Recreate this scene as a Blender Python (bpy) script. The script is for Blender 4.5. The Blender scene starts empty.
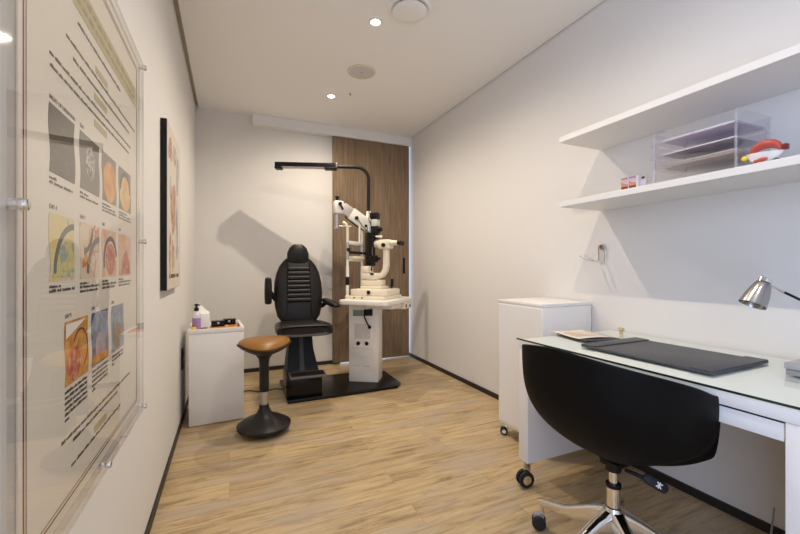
import bpy, bmesh, math, random
from mathutils import Vector, Matrix
PI = math.pi
R = math.radians
random.seed(4)
sc = bpy.context.scene
C = sc.collection

# ------------------------------------------------------------------ room numbers (metres)
XL, XR, YB, YF, H = -0.309, 2.039, 4.287, -1.35, 2.681

# ------------------------------------------------------------------ camera
cam = bpy.data.cameras.new('camera')
cam.sensor_width = 36.0
cam.lens = 382.15 / 800 * 36.0
cam.clip_start = 0.02
camo = bpy.data.objects.new('camera', cam)
C.objects.link(camo)
camo.location = (0, 0, 1.1)
camo.rotation_euler = (R(90), 0, -0.41985)
sc.camera = camo

# ------------------------------------------------------------------ world, lights, exposure
w = bpy.data.worlds.new('daylight')
sc.world = w
w.use_nodes = True
bg = w.node_tree.nodes['Background']
bg.inputs[0].default_value = (0.62, 0.76, 1.0, 1)
bg.inputs[1].default_value = 1.6
sc.view_settings.view_transform = 'Standard'
sc.view_settings.look = 'None'
sc.view_settings.gamma = 1
sc.view_settings.use_curve_mapping = False
sc.view_settings.exposure = 0.48
sc.cycles.max_bounces = 10
sc.cycles.diffuse_bounces = 6
sc.cycles.transparent_max_bounces = 24
sc.cycles.sample_clamp_indirect = 4.0

LAMP_W = 49.0
LAMP_COL = (1.0, 0.86, 0.69)
LAMP_SPOTS = [(0.86, 3.48), (0.86, 2.312), (0.86, 1.10), (0.86, -0.08)]
LAMP_GAIN = [1.0, 1.0, 0.65, 0.30]

def area(name, loc, rot, sx, sy, power, col):
    l = bpy.data.lights.new(name, 'AREA')
    l.shape = 'RECTANGLE'; l.size = sx; l.size_y = sy
    l.energy = power; l.color = col
    o = bpy.data.objects.new(name, l)
    o.location = loc; o.rotation_euler = rot
    C.objects.link(o)
    return o
# daylight through the window in the left wall, behind the camera
area('window_daylight', (XL - 0.02, -0.62, 1.35), (0, R(-90), 0), 1.9, 0.9, 21, (0.48, 0.64, 1.0))
# daylight in the corridor beyond the sliding door
area('corridor_daylight', (1.7, 5.25, 1.3), (R(-90), 0, 0), 0.9, 2.2, 10, (0.55, 0.7, 1.0))

# ------------------------------------------------------------------ materials
MATS = {}
def principled(name, col, rough=0.5, metal=0.0, spec=0.5, coat=0.0, noise=None, bump=None):
    """noise=(scale, amount) varies the colour a little, bump=(scale, strength) roughens the surface"""
    if name in MATS: return MATS[name]
    m = bpy.data.materials.new(name)
    m.use_nodes = True
    nt = m.node_tree
    b = nt.nodes['Principled BSDF']
    b.inputs['Base Color'].default_value = (*col, 1)
    b.inputs['Roughness'].default_value = rough
    b.inputs['Metallic'].default_value = metal
    b.inputs['Specular IOR Level'].default_value = spec
    b.inputs['Coat Weight'].default_value = coat
    tc = nt.nodes.new('ShaderNodeTexCoord')
    if noise:
        n = nt.nodes.new('ShaderNodeTexNoise')
        n.inputs['Scale'].default_value = noise[0]; n.inputs['Detail'].default_value = 4
        nt.links.new(tc.outputs['Object'], n.inputs['Vector'])
        mr = nt.nodes.new('ShaderNodeMapRange')
        mr.inputs['To Min'].default_value = 1 - noise[1]; mr.inputs['To Max'].default_value = 1 + noise[1]
        nt.links.new(n.outputs['Fac'], mr.inputs['Value'])
        hs = nt.nodes.new('ShaderNodeHueSaturation')
        hs.inputs['Color'].default_value = (*col, 1)
        nt.links.new(mr.outputs['Result'], hs.inputs['Value'])
        nt.links.new(hs.outputs['Color'], b.inputs['Base Color'])
    if bump:
        n2 = nt.nodes.new('ShaderNodeTexNoise')
        n2.inputs['Scale'].default_value = bump[0]; n2.inputs['Detail'].default_value = 3
        nt.links.new(tc.outputs['Object'], n2.inputs['Vector'])
        bp = nt.nodes.new('ShaderNodeBump')
        bp.inputs['Strength'].default_value = bump[1]; bp.inputs['Distance'].default_value = 0.002
        nt.links.new(n2.outputs['Fac'], bp.inputs['Height'])
        nt.links.new(bp.outputs['Normal'], b.inputs['Normal'])
    MATS[name] = m
    return m

def clear_sheet(name, tint, gloss_rough=0.0, ior=1.45, body=0.0, body_col=(0.8, 0.8, 0.85)):
    """clear acrylic or glass: see-through with a Fresnel mirror on top"""
    m = bpy.data.materials.new(name)
    m.use_nodes = True
    nt = m.node_tree
    nt.nodes.remove(nt.nodes['Principled BSDF'])
    out = nt.nodes['Material Output']
    t = nt.nodes.new('ShaderNodeBsdfTransparent'); t.inputs[0].default_value = (*tint, 1)
    g = nt.nodes.new('ShaderNodeBsdfGlossy'); g.inputs['Roughness'].default_value = gloss_rough
    g.inputs['Color'].default_value = (1, 1, 1, 1)
    f = nt.nodes.new('ShaderNodeFresnel'); f.inputs['IOR'].default_value = ior
    mx = nt.nodes.new('ShaderNodeMixShader')
    last = t
    if body > 0:
        d = nt.nodes.new('ShaderNodeBsdfDiffuse'); d.inputs[0].default_value = (*body_col, 1)
        m2 = nt.nodes.new('ShaderNodeMixShader'); m2.inputs[0].default_value = body
        nt.links.new(t.outputs[0], m2.inputs[1]); nt.links.new(d.outputs[0], m2.inputs[2])
        last = m2
    # mirror only where the light enters: the far face lets it out again
    geo = nt.nodes.new('ShaderNodeNewGeometry')
    inv = nt.nodes.new('ShaderNodeMath'); inv.operation = 'SUBTRACT'; inv.inputs[0].default_value = 1.0
    nt.links.new(geo.outputs['Backfacing'], inv.inputs[1])
    mul = nt.nodes.new('ShaderNodeMath'); mul.operation = 'MULTIPLY'
    nt.links.new(f.outputs[0], mul.inputs[0]); nt.links.new(inv.outputs[0], mul.inputs[1])
    nt.links.new(mul.outputs[0], mx.inputs[0])
    nt.links.new(last.outputs[0], mx.inputs[1])
    nt.links.new(g.outputs[0], mx.inputs[2])
    nt.links.new(mx.outputs[0], out.inputs['Surface'])
    return m

def floor_material():
    m = bpy.data.materials.new('oak_planks'); m.use_nodes = True
    nt = m.node_tree; N = nt.nodes; L = nt.links
    b = N['Principled BSDF']
    tc = N.new('ShaderNodeTexCoord')
    br = N.new('ShaderNodeTexBrick')
    br.offset = 0.37; br.offset_frequency = 2; br.squash = 1.0
    br.inputs['Scale'].default_value = 1.0
    br.inputs['Brick Width'].default_value = 1.22
    br.inputs['Row Height'].default_value = 0.178
    br.inputs['Mortar Size'].default_value = 0.0012
    br.inputs['Mortar Smooth'].default_value = 0.2
    br.inputs['Bias'].default_value = 0.0
    br.inputs['Color1'].default_value = (0, 0, 0, 1)
    br.inputs['Color2'].default_value = (1, 1, 1, 1)
    br.inputs['Mortar'].default_value = (0.5, 0.5, 0.5, 1)
    L.new(tc.outputs['Object'], br.inputs['Vector'])
    # per-plank offset of the grain so that boards differ
    mp = N.new('ShaderNodeMapping'); mp.inputs['Scale'].default_value = (1.6, 16.0, 1)
    L.new(tc.outputs['Object'], mp.inputs['Vector'])
    ad = N.new('ShaderNodeVectorMath'); ad.operation = 'MULTIPLY_ADD'
    L.new(br.outputs['Color'], ad.inputs[0]); ad.inputs[1].default_value = (7.3, 3.1, 5.0)
    L.new(mp.outputs['Vector'], ad.inputs[2])
    n1 = N.new('ShaderNodeTexNoise'); n1.inputs['Scale'].default_value = 2.0; n1.inputs['Detail'].default_value = 10; n1.inputs['Roughness'].default_value = 0.72
    n1.inputs['Distortion'].default_value = 0.6
    L.new(ad.outputs[0], n1.inputs['Vector'])
    r1 = N.new('ShaderNodeValToRGB')
    e = r1.color_ramp.elements
    e[0].position = 0.30; e[0].color = (0.165, 0.105, 0.050, 1)
    e[1].position = 0.70; e[1].color = (0.650, 0.500, 0.300, 1)
    x = r1.color_ramp.elements.new(0.5); x.color = (0.500, 0.365, 0.195, 1)
    L.new(n1.outputs['Fac'], r1.inputs['Fac'])
    # plank to plank value
    mr = N.new('ShaderNodeMapRange'); mr.inputs['To Min'].default_value = 0.90; mr.inputs['To Max'].default_value = 1.10
    sep = N.new('ShaderNodeSeparateColor'); L.new(br.outputs['Color'], sep.inputs[0])
    L.new(sep.outputs[0], mr.inputs['Value'])
    hs = N.new('ShaderNodeHueSaturation'); L.new(mr.outputs['Result'], hs.inputs['Value']); L.new(r1.outputs['Color'], hs.inputs['Color'])
    # grey weathered streaks
    mp2 = N.new('ShaderNodeMapping'); mp2.inputs['Scale'].default_value = (1.2, 5.0, 1)
    L.new(tc.outputs['Object'], mp2.inputs['Vector'])
    n2 = N.new('ShaderNodeTexNoise'); n2.inputs['Scale'].default_value = 1.6; n2.inputs['Detail'].default_value = 5
    L.new(mp2.outputs['Vector'], n2.inputs['Vector'])
    r2 = N.new('ShaderNodeValToRGB'); r2.color_ramp.elements[0].position = 0.48; r2.color_ramp.elements[1].position = 0.66
    L.new(n2.outputs['Fac'], r2.inputs['Fac'])
    ml = N.new('ShaderNodeMath'); ml.operation = 'MULTIPLY'; ml.inputs[1].default_value = 0.75
    L.new(r2.outputs['Color'], ml.inputs[0])
    mx = N.new('ShaderNodeMix'); mx.data_type = 'RGBA'
    L.new(ml.outputs[0], mx.inputs['Factor']); L.new(hs.outputs['Color'], mx.inputs['A']); mx.inputs['B'].default_value = (0.43, 0.355, 0.27, 1)
    mp3 = N.new('ShaderNodeMapping'); mp3.inputs['Scale'].default_value = (5, 26, 1)
    L.new(tc.outputs['Object'], mp3.inputs['Vector'])
    n3 = N.new('ShaderNodeTexNoise'); n3.inputs['Scale'].default_value = 2.0; n3.inputs['Detail'].default_value = 6; n3.inputs['Roughness'].default_value = 0.7
    L.new(mp3.outputs['Vector'], n3.inputs['Vector'])
    r3 = N.new('ShaderNodeValToRGB'); r3.color_ramp.elements[0].position = 0.60; r3.color_ramp.elements[1].position = 0.74
    L.new(n3.outputs['Fac'], r3.inputs['Fac'])
    m3 = N.new('ShaderNodeMath'); m3.operation = 'MULTIPLY'; m3.inputs[1].default_value = 0.6
    L.new(r3.outputs['Color'], m3.inputs[0])
    mk = N.new('ShaderNodeMix'); mk.data_type = 'RGBA'
    L.new(m3.outputs[0], mk.inputs['Factor']); L.new(mx.outputs['Result'], mk.inputs['A']); mk.inputs['B'].default_value = (0.20, 0.125, 0.065, 1)
    mx = mk
    mt = N.new('ShaderNodeMix'); mt.data_type = 'RGBA'
    mf = N.new('ShaderNodeMath'); mf.operation = 'MULTIPLY'; mf.inputs[1].default_value = 0.30
    L.new(br.outputs['Fac'], mf.inputs[0])
    L.new(mf.outputs[0], mt.inputs['Factor']); L.new(mx.outputs['Result'], mt.inputs['A']); mt.inputs['B'].default_value = (0.14, 0.085, 0.045, 1)
    L.new(mt.outputs['Result'], b.inputs['Base Color'])
    b.inputs['Roughness'].default_value = 0.42
    b.inputs['Specular IOR Level'].default_value = 0.35
    bp = N.new('ShaderNodeBump'); bp.inputs['Strength'].default_value = 0.15; bp.inputs['Distance'].default_value = 0.002
    L.new(n1.outputs['Fac'], bp.inputs['Height']); L.new(bp.outputs['Normal'], b.inputs['Normal'])
    return m

def door_material():
    m = bpy.data.materials.new('oak_veneer'); m.use_nodes = True
    nt = m.node_tree; N = nt.nodes; L = nt.links
    b = N['Principled BSDF']
    tc = N.new('ShaderNodeTexCoord')
    mp = N.new('ShaderNodeMapping'); mp.inputs['Scale'].default_value = (16, 16, 0.9)
    L.new(tc.outputs['Object'], mp.inputs['Vector'])
    n = N.new('ShaderNodeTexNoise'); n.inputs['Scale'].default_value = 3; n.inputs['Detail'].default_value = 6; n.inputs['Distortion'].default_value = 0.8
    L.new(mp.outputs['Vector'], n.inputs['Vector'])
    r = N.new('ShaderNodeValToRGB')
    r.color_ramp.elements[0].position = 0.32; r.color_ramp.elements[0].color = (0.165, 0.112, 0.070, 1)
    r.color_ramp.elements[1].position = 0.68; r.color_ramp.elements[1].color = (0.275, 0.195, 0.125, 1)
    L.new(n.outputs['Fac'], r.inputs['Fac']); L.new(r.outputs['Color'], b.inputs['Base Color'])
    b.inputs['Roughness'].default_value = 0.55; b.inputs['Specular IOR Level'].default_value = 0.3
    return m

def emission(name, col, s):
    m = bpy.data.materials.new(name); m.use_nodes = True
    nt = m.node_tree
    nt.nodes.remove(nt.nodes['Principled BSDF'])
    e = nt.nodes.new('ShaderNodeEmission'); e.inputs[0].default_value = (*col, 1); e.inputs[1].default_value = s
    nt.links.new(e.outputs[0], nt.nodes['Material Output'].inputs['Surface'])
    return m

def picture(name, stops, scale=9.0, distort=1.0, offset=(0, 0, 0), detail=3, stretch=(1, 1, 1)):
    """a small printed colour picture: marbled noise through a colour ramp"""
    m = bpy.data.materials.new(name); m.use_nodes = True
    nt = m.node_tree; N = nt.nodes; L = nt.links
    b = N['Principled BSDF']; b.inputs['Roughness'].default_value = 0.6
    tc = N.new('ShaderNodeTexCoord')
    mp = N.new('ShaderNodeMapping'); mp.inputs['Location'].default_value = offset; mp.inputs['Scale'].default_value = stretch
    L.new(tc.outputs['Object'], mp.inputs['Vector'])
    n = N.new('ShaderNodeTexNoise'); n.inputs['Scale'].default_value = scale; n.inputs['Detail'].default_value = detail; n.inputs['Distortion'].default_value = distort
    L.new(mp.outputs['Vector'], n.inputs['Vector'])
    r = N.new('ShaderNodeValToRGB')
    els = r.color_ramp.elements
    els[0].position = stops[0][0]; els[0].color = (*stops[0][1], 1)
    els[1].position = stops[-1][0]; els[1].color = (*stops[-1][1], 1)
    for p, c in stops[1:-1]:
        k = els.new(p); k.color = (*c, 1)
    L.new(n.outputs['Fac'], r.inputs['Fac']); L.new(r.outputs['Color'], b.inputs['Base Color'])
    return m

M_wall = principled('white_wall_paint', (0.745, 0.73, 0.71), 0.75, spec=0.25, bump=(160, 0.05))
M_ceil = principled('white_ceiling_paint', (0.88, 0.87, 0.85), 0.85, spec=0.2, bump=(160, 0.04))
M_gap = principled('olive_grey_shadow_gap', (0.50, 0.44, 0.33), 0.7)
M_skirt = principled('black_skirting', (0.018, 0.015, 0.013), 0.5)
M_floor = floor_material()
M_door = door_material()
M_white = principled('white_lacquer', (0.80, 0.795, 0.79), 0.32, spec=0.45, noise=(3, 0.01))
M_shelf = principled('white_shelf_lacquer', (0.75, 0.745, 0.735), 0.35, noise=(3, 0.01))
M_plasticw = principled('white_plastic', (0.85, 0.84, 0.82), 0.4)
M_cream = principled('cream_enamel', (0.80, 0.73, 0.58), 0.38, noise=(12, 0.02))
M_offwhite = principled('off_white_enamel', (0.86, 0.83, 0.77), 0.35)
M_chrome = principled('chrome', (0.78, 0.77, 0.76), 0.12, metal=1.0)
M_steel = principled('brushed_steel', (0.40, 0.385, 0.365), 0.26, metal=1.0, bump=(90, 0.06))
M_alu = principled('satin_aluminium', (0.55, 0.54, 0.53), 0.35, metal=1.0)
M_black = principled('black_plastic', (0.006, 0.0055, 0.0055), 0.5, spec=0.28)
M_blackgloss = principled('black_gloss', (0.005, 0.005, 0.005), 0.22, spec=0.3)
M_rubber = principled('black_rubber', (0.012, 0.012, 0.012), 0.7)
M_leather = principled('black_leather', (0.009, 0.0075, 0.0065), 0.42, spec=0.32, bump=(240, 0.25))
M_shell = principled('black_shell_plastic', (0.0035, 0.003, 0.003), 0.6, spec=0.12, bump=(300, 0.1))
M_plate = principled('black_steel_plate', (0.006, 0.005, 0.005), 0.25, spec=0.35)
M_tan = principled('tan_leather', (0.27, 0.120, 0.016), 0.38, bump=(180, 0.2), noise=(10, 0.08))
M_orange = principled('orange_leather', (0.50, 0.18, 0.02), 0.5, noise=(14, 0.06))
M_stool = principled('charcoal_plastic', (0.013, 0.0115, 0.0105), 0.42, spec=0.35)
M_grey = principled('grey_plastic', (0.33, 0.33, 0.34), 0.5)
M_dgrey = principled('dark_grey_leather', (0.062, 0.063, 0.073), 0.5, spec=0.4, bump=(220, 0.2))
M_paper = principled('white_paper', (0.82, 0.81, 0.79), 0.8)
M_kraft = principled('beige_paper', (0.72, 0.655, 0.58), 0.8, noise=(20, 0.06))
M_print = principled('cream_poster_paper', (0.74, 0.705, 0.64), 0.7)
M_ink = principled('dark_ink', (0.10, 0.085, 0.075), 0.7)
M_inkb = principled('brown_ink', (0.17, 0.06, 0.04), 0.7)
M_olive = principled('olive_print', (0.46, 0.41, 0.23), 0.7)
M_inko = principled('olive_dark_ink', (0.27, 0.235, 0.12), 0.7)
M_acrylic = clear_sheet('clear_acrylic', (0.975, 0.97, 0.96), ior=1.42)
M_frost = clear_sheet('frosted_acrylic', (0.95, 0.95, 0.94), gloss_rough=0.05, ior=1.35, body=0.6, body_col=(0.80, 0.79, 0.77))
M_acredge = clear_sheet('acrylic_edge', (0.93, 0.94, 0.94), gloss_rough=0.1, ior=1.5, body=0.12)
M_tray = clear_sheet('clear_tray_plastic', (0.955, 0.95, 0.965), gloss_rough=0.02, ior=1.5, body=0.03, body_col=(0.85, 0.84, 0.9))
M_traypost = clear_sheet('tray_post_plastic', (0.93, 0.93, 0.95), gloss_rough=0.02, ior=1.9, body=0.10, body_col=(0.85, 0.86, 0.92))
M_glass = clear_sheet('desk_glass', (0.965, 0.985, 0.97), ior=1.5)
M_glassedge = principled('dark_green_glass_edge', (0.012, 0.035, 0.025), 0.15)
M_bulb = emission('lit_bulb', (1.0, 0.90, 0.72), 40.0)
M_red = principled('red_plastic', (0.45, 0.07, 0.055), 0.4)
M_yellow = principled('yellow_plastic', (0.80, 0.58, 0.05), 0.4)
M_purple = principled('purple_liquid', (0.36, 0.22, 0.52), 0.25)
M_clearb = principled('pale_clear_plastic', (0.72, 0.68, 0.72), 0.25)
M_brass = principled('brass', (0.62, 0.50, 0.28), 0.3, metal=0.8)
M_screen = principled('pale_grey_screen', (0.55, 0.58, 0.55), 0.3)
M_panelgrn = principled('green_grey_display', (0.20, 0.27, 0.22), 0.3)

# ------------------------------------------------------------------ mesh helpers
def sm(a, b, t):
    return a + (b - a) * t

class B:
    """collects shapes and links them as ONE mesh object"""
    def __init__(s): s.bm = bmesh.new(); s.smooth = True
    def _join(s, t, M=None):
        if M is not None: bmesh.ops.transform(t, matrix=M, verts=t.verts)
        me = bpy.data.meshes.new('tmp'); t.to_mesh(me); t.free(); s.bm.from_mesh(me); bpy.data.meshes.remove(me)
        return s
    def box(s, lo, hi, bev=0.0, seg=2, M=None):
        t = bmesh.new()
        bmesh.ops.create_cube(t, size=1)
        for v in t.verts:
            v.co = Vector([lo[i] + (v.co[i] + .5) * (hi[i] - lo[i]) for i in range(3)])
        if bev > 0:
            bmesh.ops.bevel(t, geom=list(t.edges), offset=bev, segments=seg, profile=0.5, affect='EDGES')
        return s._join(t, M)
    def cyl(s, p0, p1, r0, r1=None, seg=24, bev=0.0):
        p0, p1 = Vector(p0), Vector(p1)
        if r1 is None: r1 = r0
        d = p1 - p0; L = d.length
        t = bmesh.new()
        bmesh.ops.create_cone(t, cap_ends=True, cap_tris=False, segments=seg, radius1=r0, radius2=r1, depth=L)
        if bev > 0:
            ed = [e for e in t.edges if len(e.link_faces) == 2 and any(len(f.verts) > 4 for f in e.link_faces)]
            bmesh.ops.bevel(t, geom=ed, offset=bev, segments=2, profile=0.5, affect='EDGES')
        q = Vector((0, 0, 1)).rotation_difference(d.normalized()).to_matrix().to_4x4()
        return s._join(t, Matrix.Translation((p0 + p1) / 2) @ q)
    def tube(s, pts, r, seg=10, closed=False):
        pts = [Vector(p) for p in pts]; n = len(pts)
        t = bmesh.new(); rings = []
        rs = r if isinstance(r, (list, tuple)) else [r] * n
        up = None
        for i, p in enumerate(pts):
            a = pts[i - 1] if (i > 0 or closed) else p
            b = pts[(i + 1) % n] if (i < n - 1 or closed) else p
            d = (b - a).normalized()
            if up is None:
                up = Vector((0, 0, 1)) if abs(d.z) < 0.9 else Vector((1, 0, 0))
            x = d.cross(up).normalized(); y = x.cross(d).normalized(); up = y
            rings.append([t.verts.new(p + x * math.cos(2 * PI * k / seg) * rs[i] + y * math.sin(2 * PI * k / seg) * rs[i]) for k in range(seg)])
        m = n if closed else n - 1
        for i in range(m):
            A, Bq = rings[i], rings[(i + 1) % n]
            for k in range(seg):
                t.faces.new((A[k], A[(k + 1) % seg], Bq[(k + 1) % seg], Bq[k]))
        if not closed:
            t.faces.new(rings[0][::-1]); t.faces.new(rings[-1])
        bmesh.ops.recalc_face_normals(t, faces=t.faces)
        return s._join(t)
    def lathe(s, prof, seg=40, M=None, caps=True):
        t = bmesh.new(); rings = []
        for r, z in prof:
            if r < 1e-5: rings.append([t.verts.new((0, 0, z))])
            else: rings.append([t.verts.new((r * math.cos(2 * PI * k / seg), r * math.sin(2 * PI * k / seg), z)) for k in range(seg)])
        for A, Q in zip(rings, rings[1:]):
            for k in range(seg):
                k2 = (k + 1) % seg
                if len(A) == 1 and len(Q) == 1: continue
                if len(A) == 1: t.faces.new((A[0], Q[k2], Q[k]))
                elif len(Q) == 1: t.faces.new((A[k], A[k2], Q[0]))
                else: t.faces.new((A[k], A[k2], Q[k2], Q[k]))
        if caps:
            if len(rings[0]) > 1: t.faces.new(rings[0][::-1])
            if len(rings[-1]) > 1: t.faces.new(rings[-1])
        bmesh.ops.recalc_face_normals(t, faces=t.faces)
        return s._join(t, M)
    def prism(s, pts, z0, z1, bev=0.0, M=None, seg=2):
        t = bmesh.new()
        a = [t.verts.new((x, y, z0)) for x, y in pts]; b = [t.verts.new((x, y, z1)) for x, y in pts]
        n = len(pts)
        t.faces.new(a[::-1]); t.faces.new(b)
        for i in range(n): t.faces.new((a[i], a[(i + 1) % n], b[(i + 1) % n], b[i]))
        bmesh.ops.recalc_face_normals(t, faces=t.faces)
        if bev > 0:
            bmesh.ops.bevel(t, geom=[e for e in t.edges], offset=bev, segments=seg, profile=0.5, affect='EDGES')
        return s._join(t, M)
    def loft(s, rings, M=None, caps=True):
        t = bmesh.new()
        V = [[t.verts.new(p) for p in r] for r in rings]
        n = len(V[0])
        for A, Q in zip(V, V[1:]):
            for k in range(n):
                t.faces.new((A[k], A[(k + 1) % n], Q[(k + 1) % n], Q[k]))
        if caps: t.faces.new(V[0][::-1]); t.faces.new(V[-1])
        bmesh.ops.recalc_face_normals(t, faces=t.faces)
        return s._join(t, M)
    def grid(s, P, M=None, wrap=False):
        t = bmesh.new()
        V = [[t.verts.new(p) for p in r] for r in P]
        n = len(V[0])
        for A, Q in zip(V, V[1:]):
            for k in range(n if wrap else n - 1):
                t.faces.new((A[k], A[(k + 1) % n], Q[(k + 1) % n], Q[k]))
        bmesh.ops.remove_doubles(t, verts=t.verts, dist=1e-5)
        bmesh.ops.recalc_face_normals(t, faces=t.faces)
        return s._join(t, M)
    def ball(s, c, rx, ry=None, rz=None, seg=24, rings=14, M=None):
        ry = rx if ry is None else ry; rz = rx if rz is None else rz
        t = bmesh.new()
        bmesh.ops.create_uvsphere(t, u_segments=seg, v_segments=rings, radius=1)
        T = Matrix.Translation(c) @ Matrix.Diagonal((rx, ry, rz, 1))
        return s._join(t, (M @ T) if M is not None else T)
    def build(s, name, mat, parent=None, loc=(0, 0, 0), rot=(0, 0, 0), smooth=True):
        me = bpy.data.meshes.new(name)
        s.bm.to_mesh(me); s.bm.free()
        me.materials.append(mat)
        if smooth:
            me.polygons.foreach_set('use_smooth', [True] * len(me.polygons))
            me.set_sharp_from_angle(angle=R(35))
        o = bpy.data.objects.new(name, me)
        C.objects.link(o)
        o.location = loc; o.rotation_euler = rot
        if parent: o.parent = parent
        return o

def thing(name, label, cat, loc=(0, 0, 0), rz=0.0, group=None):
    o = bpy.data.objects.new(name, None)
    o.empty_display_size = 0.1
    C.objects.link(o)
    o.location = loc; o.rotation_euler = (0, 0, rz)
    return tag(o, label, cat, group)
def tag(o, label, cat, group=None, kind=None):
    o['label'] = label; o['category'] = cat
    if group: o['group'] = group
    if kind: o['kind'] = kind
    return o
def struct(name, b, mat, label=None, smooth=False):
    o = b.build(name, mat, smooth=smooth)
    o['kind'] = 'structure'
    if label: o['label'] = label
    return o
def copy_tree(o, parent=None):
    c = o.copy(); C.objects.link(c)
    if parent: c.parent = parent
    for ch in list(o.children): copy_tree(ch, c)
    return c
def rrect(x0, y0, x1, y1, r, n=5):
    pts = []
    for cx, cy, a0 in ((x1 - r, y1 - r, 0), (x0 + r, y1 - r, 90), (x0 + r, y0 + r, 180), (x1 - r, y0 + r, 270)):
        for k in range(n + 1):
            a = R(a0 + 90 * k / n); pts.append((cx + r * math.cos(a), cy + r * math.sin(a)))
    return pts
def superell(w, h, n=28, e=2.6):
    out = []
    for k in range(n):
        a = 2 * PI * k / n; c, s_ = math.cos(a), math.sin(a)
        out.append((w * math.copysign(abs(c) ** (2 / e), c), h * math.copysign(abs(s_) ** (2 / e), s_)))
    return out
# stands a flat x,y outline upright against a wall whose normal is +x: (x, y, z) -> (z, x, y)
YZ = Matrix(((0, 0, 1, 0), (1, 0, 0, 0), (0, 1, 0, 0), (0, 0, 0, 1)))

# ================================================================== THE SETTING
struct('floor', B().box((XL - .12, YF - .12, -.10), (XR + .12, 5.3, 0)), M_floor)
# ceiling panel stops short of the walls: the recess around it is a shadow gap
struct('ceiling', B().box((XL + .030, YF, H), (XR - .010, YB + .12, H + .03)), M_ceil)
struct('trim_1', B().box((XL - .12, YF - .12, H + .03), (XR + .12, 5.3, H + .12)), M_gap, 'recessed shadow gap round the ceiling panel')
# left wall with a window opening behind the camera
WY0, WY1, WZ0, WZ1 = -1.08, -0.16, 0.40, 2.30
b = B()
b.box((XL - .12, WY1, 0), (XL, YB + .12, H + .03))
b.box((XL - .12, YF - .12, 0), (XL, WY0, H + .03))
b.box((XL - .12, WY0, 0), (XL, WY1, WZ0))
b.box((XL - .12, WY0, WZ1), (XL, WY1, H + .03))
struct('wall_left', b, M_wall)
b = B()
for lo, hi in (((XL - .10, WY0, WZ0), (XL - .05, WY0 + .04, WZ1)), ((XL - .10, WY1 - .04, WZ0), (XL - .05, WY1, WZ1)),
               ((XL - .10, WY0, WZ0), (XL - .05, WY1, WZ0 + .04)), ((XL - .10, WY0, WZ1 - .04), (XL - .05, WY1, WZ1))):
    b.box(lo, hi)
struct('window_1', b, M_alu)
struct('wall_right', B().box((XR, YF - .12, 0), (XR + .12, 5.3, H + .03)), M_wall)
struct('wall_front', B().box((XL, YF - .12, 0), (XR, YF, H + .03)), M_wall)
DX0 = 1.16
b = B()
b.box((XL, YB, 0), (DX0, YB + .10, H + .03))
b.box((DX0, YB, 2.60), (XR, YB + .10, H + .03))
struct('wall_back', b, M_wall)
# skirtings
struct('baseboard_left', B().box((XL, YF, 0), (XL + .009, YB, .042)), M_skirt)
struct('baseboard_right', B().box((XR - .010, YF, 0), (XR, YB, .040)), M_skirt)
struct('baseboard_back', B().box((XL + .01, YB - .010, 0), (DX0, YB, .040)), M_skirt)
# pelmet over the sliding door
struct('trim_2', B().box((.216, YB - .085, 2.575), (XR - .001, YB, H), .002), M_white, 'white boxed pelmet over the sliding door')
# sliding door (hangs from the track inside the pelmet)
d = B().box((1.066, YB - .060, .018), (2.008, YB - .016, 2.574), .0015).build('door_1', M_door, smooth=False)
d['kind'] = 'structure'; d['label'] = 'sliding wood veneer door behind the instruments'
h = B().box((1.925, YB - .0615, 1.02), (1.955, YB - .0595, 1.21), .0008).build('recessed_pull', M_black, d)

# ================================================================== CEILING FITTINGS
labels = ['lit ceiling downlight nearest the wooden sliding door', 'lit ceiling downlight beside the round grey air vent',
          'lit ceiling downlight above the office chair', 'lit ceiling downlight nearest the window behind the viewer']
for i, (x, y) in enumerate(LAMP_SPOTS):
    t = thing('downlight', labels[i], 'ceiling light', (x, y, H), 0, 'ceiling downlights')
    B().lathe([(.030, -.001), (.046, -.0015), (.047, -.006), (.044, -.009), (.032, -.008)], caps=False).build('trim_ring', M_plasticw, t)
    B().lathe([(0, -.0045), (.026, -.0045), (.0285, -.002), (0, -.0005)], 32).build('bulb', M_bulb, t)
    l = bpy.data.lights.new('downlight_beam', 'SPOT')
    l.energy = LAMP_W * LAMP_GAIN[i]; l.color = LAMP_COL
    l.spot_size = R(168); l.spot_blend = 1.0; l.shadow_soft_size = 0.009
    lo = bpy.data.objects.new('downlight_beam', l); C.objects.link(lo)
    lo.location = (0, 0, -.016); lo.parent = t
# speaker
t = thing('ceiling_speaker', 'round white ceiling speaker between the two visible downlights', 'speaker', (.977, 2.95, H))
B().lathe([(.095, -.0005), (.112, -.001), (.113, -.006), (.108, -.010), (.094, -.008)], caps=False).build('rim', principled('ivory_plastic', (0.72, 0.67, 0.56), 0.5), t)
B().lathe([(0, -.0075), (.06, -.0075), (.094, -.0065), (.094, -.001), (0, -.001)]).build('grille', principled('speaker_grille', (0.62, 0.60, 0.56), 0.7, bump=(500, 0.4)), t)
B().box((-.014, -.004, -.0095), (.014, .004, -.0077), .001).build('badge', M_grey, t)
# round air vent
t = thing('air_vent', 'large round white air valve on the ceiling at the top of the picture', 'air vent', (1.005, 2.105, H))
B().lathe([(.085, -.0005), (.132, -.001), (.134, -.006), (.118, -.016), (.10, -.012)], caps=False).build('ring', M_plasticw, t)
B().lathe([(0, -.040), (.060, -.039), (.096, -.034), (.106, -.026), (.102, -.019), (.03, -.014), (.03, -.001), (0, -.001)]).build('disc', M_plasticw, t)
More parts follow.
